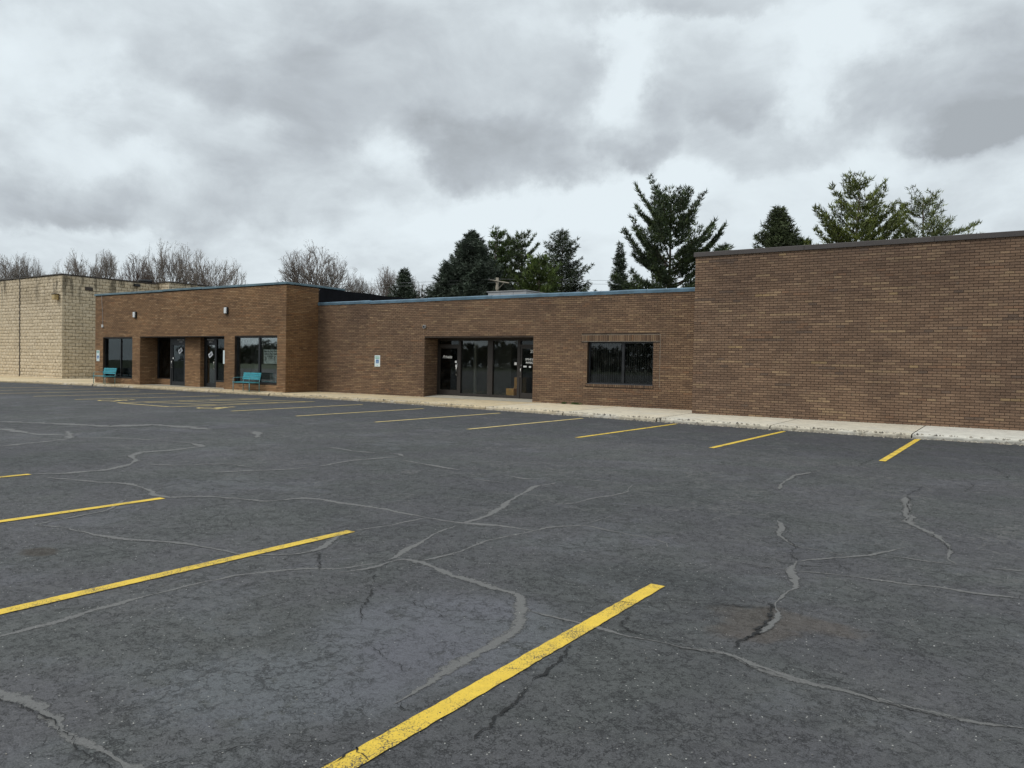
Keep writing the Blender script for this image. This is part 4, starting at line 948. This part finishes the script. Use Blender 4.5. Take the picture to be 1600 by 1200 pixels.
# benches
def bench(x0, x1, label):
    yb, yf, zg = L_Y-.22, L_Y-.72, .115; zs = .50; zt = .90
    r = thing('bench', label, 'bench', ((x0+x1)/2, (yb+yf)/2, zg), 0, 'teal metal benches in front of the brick building'); tb = .016
    for x in (x0+.04, x1-.04):
        MB().tube([(x, yf, zg), (x, yf, zs-.012)], tb, 8).obj('leg', M['teal_tube'], r, True)
        MB().tube([(x, yb, zg), (x, yb, zs), (x, yb+.10, zt)], tb, 8).obj('leg', M['teal_tube'], r, True)
        MB().tube([(x, yf+.0, zs+.0), (x, yf-.01, zs+.14), (x, yf+.03, zs+.19), (x, yb-.02, zs+.20), (x, yb+.04, zs+.19)], .012, 8).obj('armrest', M['teal_tube'], r, True)
        MB().tube([(x, yf, zs-.025), (x, yb, zs-.025)], .012, 6).obj('side_rail', M['teal_tube'], r)
    for k in range(5):
        y = yf-.03+k*.105; MB().box(x0, x1, y, y+.085, zs-.01, zs+.010).obj('seat_slat', M['teal_slat'], r)
    for k in range(4):
        z = zs+.115+k*.076; yy = yb-.018+.10*((z-zs)/(zt-zs)); mb = MB(); mb.box(x0, x1, yy-.012, yy+.004, z, z+.062); mb.obj('back_slat', M['teal_slat'], r)
bench(-27.92, -26.78, 'teal slatted metal bench under the shop window with the poster')
bench(-39.05, -37.9, 'teal slatted metal bench under the leftmost shop window')

# weeds in the joint at the wall foot
rw = random.Random(9)
for (px, label, nn) in ((868, 'small tuft of green weed left of the other at the wall foot', 26), (901, 'wider green weed tuft at the wall foot below the blind window', 60)):
    q = gnd(px, 632, .13); x = q.x; mb = MB()
    for k in range(nn):
        a = rw.uniform(0, 2*PI); r_ = rw.uniform(0, .20 if nn > 30 else .1); bx, by = x+math.cos(a)*r_, W_Y-.05-abs(math.sin(a))*r_*.25; h = rw.uniform(.03, .10); lx, ly = rw.uniform(-.06, .06), rw.uniform(-.05, .02)
        mb.tri((bx-.008, by, .13), (bx+.008, by, .13), (bx+lx, by+ly, .13+h)); mb.tri((bx, by-.01, .13), (bx+lx*.6+.015, by+ly, .13+h*.6), (bx+lx*.6-.015, by+ly-.01, .13+h*.7))
    o = mb.obj('weed', M['weed']); tag(o, label, 'weed', 'weeds at the wall foot')

# rooftop unit
ac = thing('rooftop_unit', 'long low grey metal ventilation unit on the middle building roof', 'roof unit', (-18.9, 28, 3.6))
bevel(MB().box(-19.95, -17.94, 28, 31.6, 3.55, 4.66).obj('cabinet', M['galv'], ac), .01)
for xx in (-19.3, -18.6): MB().box(xx-.006, xx+.006, 27.994, 28.0, 3.8, 4.64).obj('panel_seam', M['grey_frame'], ac)
MB().box(-17.94, -17.925, 28.3, 29.0, 4.1, 4.55).obj('grille', M['white'], ac); MB().box(-20.0, -17.89, 27.95, 31.65, 4.661, 4.69).obj('lid', M['galv'], ac)

# ================================================================== utility pole and wires
pp = far(777, 434, 60); P0 = Vector((pp.x, pp.y, -.05))
po = thing('utility_pole', 'pale wooden utility pole with crossarm between the evergreens', 'utility pole', tuple(P0))
MB().tube([P0, (P0.x, P0.y, pp.z+.0)], [.16, .125], 10).obj('pole', M['pole_wood'], po, True)
ca = Vector((1.0, -.2, 0)).normalized()
MB().tube([Vector((P0.x, P0.y-.16, pp.z-.1))-ca*.9, Vector((P0.x, P0.y-.16, pp.z-.1))+ca*1.45-Vector((0, 0, .42))], .055, 6).obj('crossarm', M['pole_wood'], po)
MB().tube([(P0.x+.1, P0.y-.16, pp.z-1.0), Vector((P0.x, P0.y-.16, pp.z-.2))+ca*1.0-Vector((0, 0, .2))], .03, 5).obj('brace', M['pole_wood'], po)
for k in (-.8,):
    q = Vector((P0.x, P0.y-.16, pp.z-.1))+ca*k; MB().tube([q, q+Vector((0, 0, .14))], [.03, .02], 6).obj('insulator', M['galv'], po)
for k, (x0, y0, x1, y1) in enumerate(((-200, 452, 1700, 424), (-200, 458, 1700, 434))):
    a, b, c = far(x0, y0, 62), far(777, 436+k*5, 60), far(x1, y1, 58); pts = []
    for i in range(25):
        t_ = i/24; p = a.lerp(b, t_); p.z -= 4*.35*t_*(1-t_); pts.append(p)
    for i in range(1, 25):
        t_ = i/24; p = b.lerp(c, t_); p.z -= 4*.35*t_*(1-t_); pts.append(p)
    o = MB().tube(pts, .010, 4).obj('power_line', M['wire']); tag(o, ('upper' if k == 0 else 'lower')+' thin power line strung across the evergreens behind the roofs', 'wire', 'power lines')

# ================================================================== trees
def tri_mesh(name, V, C, mat):
    V = np.asarray(V, dtype=np.float32).reshape(-1, 3); n = len(V)//3
    me = bpy.data.meshes.new(name); me.vertices.add(n*3); me.vertices.foreach_set('co', V.ravel())
    me.loops.add(n*3); me.loops.foreach_set('vertex_index', np.arange(n*3, dtype=np.int32)); me.polygons.add(n)
    me.polygons.foreach_set('loop_start', np.arange(0, n*3, 3, dtype=np.int32)); me.update(calc_edges=True)
    at = me.color_attributes.new('tone', 'FLOAT_COLOR', 'POINT'); Cc = np.repeat(np.asarray(C, dtype=np.float32).reshape(-1, 3), 3, axis=0)
    at.data.foreach_set('color', np.hstack([Cc, np.ones((len(Cc), 1), np.float32)]).ravel()); me.materials.append(mat); return me
def tuft(V, C, p, d, r, n, size, wd, col, spread=.9):
    """needle tuft: n thin blades fanned round direction d"""
    for _ in range(n):
        a = Vector((r.gauss(0, 1), r.gauss(0, 1), r.gauss(0, 1))).normalized()*spread + d*1.0
        a = a.normalized()*size*r.uniform(.6, 1.2); s_ = a.cross(Vector((r.random()-.5, r.random()-.5, r.random()-.5))).normalized()*wd
        b0 = p+Vector((r.gauss(0, 1), r.gauss(0, 1), r.gauss(0, 1)))*size*.18
        V.extend((*(b0-s_), *(b0+s_), *(b0+a))); v_ = r.uniform(.65, 1.35); C.extend((col[0]*v_, col[1]*v_, col[2]*v_))
def tree_root(name, base, label, group): return thing(name, label, 'tree', tuple(base), 0, group)
def spruce(px, py, D, Rm, seed, label, col, dens=1.0, z_low=1.5, power=.85, lean=0):
    top = far(px, py, D); r = random.Random(seed); H = top.z; base = Vector((top.x, top.y, -.05)); root = tree_root('spruce_tree', base, label, 'evergreen trees behind the buildings')
    MB().tube([base, base+Vector((0, 0, H*.5)), base+Vector((lean*.5, 0, H*.97))], [H*.016, H*.010, .02], 7, col=(.10, .075, .055)).obj('trunk', M['bark'], root, True)
    V, C = [], []; bm_ = MB(); z = z_low
    while z < H-.05:
        t_ = (z-z_low)/(H-z_low); Lm = Rm*(1-t_)**power*(.9+.1*math.sin(z*3+seed))+.12; nb = max(5, int((7+Lm*2.8)*dens))
        a0 = r.uniform(0, 6.28)
        for k in range(nb):
            a = a0+6.283*k/nb+r.uniform(-.2, .2); Lb = Lm*r.uniform(.72, 1.12); up = .25+.9*t_
            d = Vector((math.cos(a), math.sin(a), 0)); o_ = base+Vector((lean*t_*.5, 0, z+r.uniform(-.12, .12)))
            if Lb > 1.0: bm_.tube([o_, o_+d*Lb*.55+Vector((0, 0, Lb*(up*.35-.20))), o_+d*Lb*.9+Vector((0, 0, Lb*(up*.5-.24)))], [.03, .018, .006], 3, col=(.10, .075, .055), cap=False)
            s = .12 if Lb < 1 else .28*Lb; kc = 1.6*r.uniform(.55, 1.45); c_ = tuple(x*kc for x in col)
            while s < Lb:
                f_ = s/Lb; p = o_+d*s+Vector((0, 0, Lb*(up*.55*f_-.24*math.sin(f_*PI*.8))))
                sw = (1-f_)*.75*min(Lb, 2.2)*.55+.16; sd_ = Vector((-d.y, d.x, 0))
                for side in (-1, 1):
                    q = sw*r.uniform(.3, 1.0); pp_ = p+sd_*side*q*.6-Vector((0, 0, q*.18)); tuft(V, C, pp_, (d*.6+sd_*side*.8+Vector((0, 0, -.15+t_*.5))), r, 6, .30, .032, c_, .9)
                tuft(V, C, p, d+Vector((0, 0, .2)), r, 4, .30, .032, c_, .7)
                s += .17/dens**.5
        z += .27*r.uniform(.8, 1.2)
    tuft(V, C, base+Vector((lean*.5, 0, H-.15)), Vector((0, 0, 1)), r, 14, .34, .02, col, .3)
    link('crown', tri_mesh('crown', V, C, M['needles']), root); bm_.obj('branches', M['bark'], root); return root
def pine(px, py, D, spec, seed, label, col, lean=(0, 0), tuft_n=8, z_low=2.5, limbs=None, tsize=.24, name='pine_tree', light=(1.35, 1.3, 1.0)):
    """spec: list of (t, radius) with t = 0 low .. 1 top; limbs: extra named limbs (t, azimuth, length, rise)"""
    top = far(px, py, D); r = random.Random(seed); H = top.z; base = Vector((top.x, top.y, -.05)); root = tree_root(name, base, label, 'evergreen trees behind the buildings')
    tp = lambda t_: base+Vector((lean[0]*t_**1.5, lean[1]*t_**1.5, z_low+(H-z_low)*t_))
    MB().tube([base]+[tp(k/6) for k in range(7)], [H*.018]+[H*.016*(1-k/6.4) for k in range(7)], 8, col=(.13, .10, .08)).obj('trunk', M['bark'], root, True)
    def rad(t_):
        for (a, ra), (b, rb_) in zip(spec, spec[1:]):
            if a <= t_ <= b: return ra+(rb_-ra)*(t_-a)/(b-a)
        return spec[-1][1]
    V, C = [], []; bm_ = MB(); lim = []; t_ = 0.0
    while t_ < .97:
        nb = r.choice((3, 4, 5)); a0 = r.uniform(0, 6.28)
        for k in range(nb): lim.append((t_+r.uniform(-.01, .01), a0+6.283*k/nb+r.uniform(-.3, .3), rad(t_)*r.choice((.55, .75, .9, 1.05, 1.2)), r.uniform(.25, .55)+t_*.7))
        t_ += .55/(H-z_low)*r.uniform(.7, 1.4)
    lim += limbs or []
    for (t_, a, Lb, rise) in lim:
        t_ = max(0, min(1, t_)); o_ = tp(t_); d = Vector((math.cos(a), math.sin(a), 0)); pts = []; n = 6
        for i in range(n+1):
            f_ = i/n; pts.append(o_+d*Lb*f_+Vector((0, 0, Lb*(rise*f_**1.6)))+Vector((r.gauss(0, .03), r.gauss(0, .03), r.gauss(0, .03)))*Lb*.5)
        bm_.tube(pts, [max(.008, .045*(1-i/n)*Lb/2) for i in range(n+1)], 4, col=(.13, .10, .08), cap=False)
        sb = r.uniform(.75, 1.25); s = .25*Lb
        while s <= Lb*1.0:
            f_ = s/Lb; k = min(n-1, int(f_*n)); p = pts[k].lerp(pts[k+1], f_*n-k); sd_ = Vector((-d.y, d.x, 0))
            for side in (-1, 1, 0):
                ln = (.18+.42*(1-f_)*min(1.6, Lb*.5)+.12*r.random()) if side else .1
                q = p+(sd_*side*.9+d*.55).normalized()*ln+Vector((0, 0, ln*r.uniform(.15, .7)))
                if side: bm_.tube([p, q], [.010, .005], 3, col=(.12, .09, .07), cap=False)
                lit = r.random(); cc = tuple(1.3*col[j]*(light[j] if lit > .6 else .8 if lit < .25 else 1)*sb for j in range(3))
                for w_ in range(1 if ln < .3 else 2):
                    tuft(V, C, p.lerp(q, 1-.45*w_), (d*.4+sd_*side*.4+Vector((0, 0, .9))), r, tuft_n+3, tsize*1.25, .030, cc, .85)
            s += .17*r.uniform(.8, 1.25)
    tuft(V, C, tp(1)-Vector((0, 0, .1)), Vector((0, 0, 1)), r, 18, tsize*1.3, .018, col, .5)
    link('crown', tri_mesh('crown', V, C, M['needles']), root); bm_.obj('branches', M['bark'], root); return root
G1 = (.038, .052, .026); G2 = (.046, .072, .020); G3 = (.062, .088, .024); G4 = (.045, .055, .034)
spruce(738, 361, 62, 6.2, 1, 'broad dense dark green spruce, widest of the evergreens behind the middle roof', (.038, .049, .034), 1.5, 1.0, .85)
spruce(700, 407, 61, 3.4, 2, 'shorter dark spruce at the left flank of the broad spruce', (.038, .049, .034), 1.2, 1.0, .8)
pine(768, 362, 66, [(0, 1.9), (.5, 1.6), (.8, 1.1), (1, .4)], 3, 'thin olive pine rising just right of the broad spruce', G2, lean=(.6, 0))
pine(786, 378, 68, [(0, 1.8), (.5, 1.5), (.8, 1.0), (1, .3)], 31, 'slender olive pine between the broad spruce and the next pine', G2, lean=(.5, 0))
pine(816, 363, 64, [(0, 1.8), (.45, 1.4), (.7, 1.3), (.9, .9), (1, .5)], 4, 'upright ragged pine directly above the rooftop unit', (.042, .060, .024))
pine(843, 404, 58, [(0, 2.2), (.5, 2.0), (.8, 1.1), (1, .4)], 5, 'short bright green pine between two taller dark evergreens', G3, tuft_n=10)
spruce(879, 357, 63, 4.9, 6, 'tall dark spruce with ragged arms behind the middle roof, right of the bright short pine', (.036, .046, .026), .60, 1.5, .72)
spruce(969, 379, 66, 2.1, 7, 'narrow dark spruce standing alone left of the tall spreading pine', (.038, .050, .030), .9, 1.5, .9)
pine(1049, 314, 50, [(0, 2.8), (.25, 3.0), (.5, 2.7), (.72, 2.3), (.88, 1.8), (1, .9)], 8, 'tall spreading white pine with upswept arms beside the right building', (.040, .056, .026),
     limbs=[(.45, .55, 3.5, .75), (.55, .45, 3.3, .85), (.3, .5, 3.9, .55), (.35, .35, 3.6, .62), (.5, 3.5, 2.3, .6), (.35, 3.6, 2.6, .35), (.2, 3.5, 2.5, .25), (.62, .6, 2.8, .9), (.6, 3.7, 2.4, .9), (.15, .5, 4.0, .4)], tuft_n=9)
pine(1128, 384, 54, [(0, 1.2), (.5, 1.0), (1, .3)], 81, 'small pine top peeping over the left corner of the tall brick wall', G2)
spruce(1217, 322, 50, 3.6, 9, 'conical brownish green spruce above the right building', (.047, .058, .027), 1.1, 2.5, .72)
pine(1250, 372, 52, [(0, 1.0), (.5, .8), (1, .3)], 91, 'tiny evergreen tip right of the conical brownish spruce', G2)
pine(1336, 287, 48, [(0, 2.4), (.35, 2.6), (.6, 2.3), (.8, 1.7), (.92, 1.1), (1, .5)], 10, 'tall olive green windblown pine above the right building', (.088, .106, .030), lean=(.3, 0),
     limbs=[(.55, .5, 3.0, .75), (.65, .45, 2.7, .7), (.5, .6, 3.2, .55), (.7, .5, 2.2, .9), (.45, 3.8, 2.3, .8), (.6, 3.7, 1.9, 1.0)], tuft_n=5)
pine(1448, 309, 50, [(0, 2.3), (.5, 2.4), (.75, 1.8), (.9, 1.1), (1, .4)], 12, 'rightmost pale olive pine with flat open crown above the right building', (.098, .116, .048), lean=(-.2, 0),
     limbs=[(.66, .55, 3.6, .32), (.72, .5, 3.1, .38), (.6, .6, 3.9, .22), (.62, 3.7, 3.6, .30), (.55, 3.75, 3.9, .2)], tuft_n=3)
spruce(632, 418, 66, 3.7, 13, 'small dark spruce alone at the end of the black parapet', (.040, .052, .034), 1.0, 1.0, .9)

def bare(px, py, D, W_, seed, label, col=(.235, .205, .182), stems=4, group='leafless trees behind the buildings', spread=1.0, dens=1.0, zs=.42):
    top = far(px, py, D); r = random.Random(seed); H = top.z; base = Vector((top.x, top.y, -.05)); root = tree_root('bare_tree', base, label, group)
    tk, br = MB(), MB(); V, C = [], []
    rw_ = W_*D/F_PX/2
    def grow(p, d, L_, rad_, lev):
        pts = [p]; dd = d.copy(); n = 4 if lev < 3 else 3 if lev < 5 else 2; out_ = Vector((d.x, d.y, 0))
        for i in range(n):
            dd = (dd+Vector((r.gauss(0, .07), r.gauss(0, .07), r.gauss(0, .05)+(.04 if lev > 2 else -.01)))+out_*.03).normalized(); pts.append(pts[-1]+dd*L_/n)
        r1 = rad_*.66
        if lev < 6: br.tube(pts, [max(.016, rad_+(r1-rad_)*i/n) for i in range(n+1)], 5 if lev < 3 else 3, col=tuple(c*.85 for c in col), cap=False)
        else:
            for a, b in zip(pts, pts[1:]):
                s_ = (b-a).cross(Vector((r.random()-.5, r.random()-.5, .2))).normalized()*.015
                V.extend((*(a-s_), *(a+s_), *b)); kc = r.uniform(.8, 1.25); C.extend((col[0]*kc, col[1]*kc, col[2]*kc))
        if lev >= 7: return
        nc = 3 if lev < 3 else r.choice((3, 3, 4) if lev < 6 else (2, 3))
        for k in range(nc):
            ax = dd.cross(Vector((r.gauss(0, 1), r.gauss(0, 1), r.gauss(0, .4)))).normalized(); ang = r.uniform(.30, .62) if k else r.uniform(.03, .18)
            f_ = 1.0 if k == 0 else r.uniform(.35, 1.0); q = f_*n; j = min(n-1, int(q)); src = pts[j].lerp(pts[j+1], q-j)
            d2 = (Matrix.Rotation(ang, 3, ax) @ dd).normalized(); d2.z = d2.z if d2.z > -.1 else -.1
            grow(src, d2.normalized(), L_*(r.uniform(.74, .84) if k == 0 else r.uniform(.5, .78)), r1*(1.0 if k == 0 else .6), lev+1)
    hs = H*zs; tk.tube([base, base+Vector((0, 0, hs*.5)), base+Vector((0, 0, hs))], [H*.022, H*.017, H*.015], 8, col=col)
    Ls = (H-hs)/3.9
    for k in range(stems+3):
        a = 6.283*k/(stems+3)*2.0+r.uniform(-.4, .4); o = spread*rw_/max(1, (H-hs))*1.5*math.sqrt(r.random()); d = Vector((math.cos(a)*o, math.sin(a)*o, 1)).normalized()
        grow(base+Vector((0, 0, hs*r.uniform(.7, 1))), d, Ls*r.uniform(.9, 1.1), H*.0065, 1)
    tk.obj('trunk', M['bark'], root, True)
    # fit the crown to its height and width
    P_ = np.array([v for v in br.v]+[tuple(V[i:i+3]) for i in range(0, len(V), 3)]); zmax = np.percentile(P_[:, 2], 99.0); rr_ = np.percentile(np.hypot(P_[:, 0]-base.x, P_[:, 1]-base.y), 93)
    ch = H-hs; cz0 = hs+ch*.42; kz = ch/(zmax-hs); kr = max(.6, min(2.6, rw_/rr_))
    def fx(v):
        if v[2] <= hs: return v
        x, y, z = (v[0]-base.x)*kr, (v[1]-base.y)*kr, hs+(v[2]-hs)*kz
        lump = 1+.10*math.sin(3*math.atan2(y, x)+seed)+.07*math.sin(z*1.7+seed*2+x)
        ex, ey, ez = x/rw_/lump, y/rw_/lump, (z-cz0)/(ch*.58)/lump; q = math.sqrt(ex*ex+ey*ey+ez*ez)
        if q > .75:
            k_ = (.75+.27*math.tanh((q-.75)/.42))/q; x *= k_; y *= k_; z = cz0+(z-cz0)*k_
        return (base.x+x, base.y+y, z)
    br.v = [fx(v) for v in br.v]; VV = [fx(V[i:i+3]) for i in range(0, len(V), 3)]
    br.obj('branches', M['bark'], root); link('twigs', tri_mesh('twigs', VV, C, M['bark']), root); return root
bare(14, 392, 88, 80, 1, 'leafless tree at the far left picture edge behind the beige building', stems=4, dens=.8)
bare(45, 390, 90, 56, 2, 'slim leafless tree second from the far left behind the beige building', stems=3, dens=.8)
bare(78, 412, 96, 50, 3, 'low faint leafless tree in the gap between taller ones, behind the beige building', stems=4)
bare(125, 391, 84, 90, 4, 'twiggy brown leafless tree behind the beige building corner', stems=5)
bare(172, 386, 86, 75, 5, 'leaning leafless tree right of the beige building corner', stems=4, dens=.8)
bare(210, 394, 82, 62, 6, 'dense reddish brown leafless tree behind the beige side wall', stems=4, col=(.13, .095, .08))
bare(268, 375, 84, 95, 7, 'tallest leafless tree of the left row, above the brick building', stems=5)
bare(238, 396, 92, 50, 71, 'thin leafless tree just left of the tallest leafless one', stems=3)
bare(335, 391, 82, 125, 8, 'wide spreading leafless tree at the right end of the left row', stems=6, spread=.8)
bare(498, 381, 88, 140, 9, 'round fan-shaped leafless tree alone above the brick building corner', stems=8, spread=.7, col=(.17, .14, .12), zs=.38)
bare(562, 428, 96, 62, 10, 'low leafless tree above the black parapet', stems=4, col=(.17, .14, .12))
bare(601, 414, 98, 90, 11, 'pale reddish leafless tree beside the small dark spruce', stems=5, col=(.19, .155, .135))
bare(650, 430, 100, 40, 12, 'short pale leafless tree just right of the small dark spruce', stems=4, col=(.18, .15, .13))

# wooded skyline across the road behind the viewer: it is what the shop windows mirror
V, C = [], []; r = random.Random(77)
for k in range(16000):
    x = r.uniform(-330, 120); h = 6.5+1.6*math.sin(x*.11)+1.0*math.sin(x*.37+1)+.8*math.sin(x*.9); z = r.uniform(0, 1)**.8*h; y = -175+r.uniform(-6, 6)
    tuft(V, C, Vector((x, y, z)), Vector((0, 0, 1)), r, 3, 1.3, .45, (.045, .05, .03), 1.0)
o = link('distant_woods', tri_mesh('distant_woods', V, C, M['needles'])); tag(o, 'low dark line of woods far behind the parking lot, mirrored in the windows', 'woods', kind='stuff')
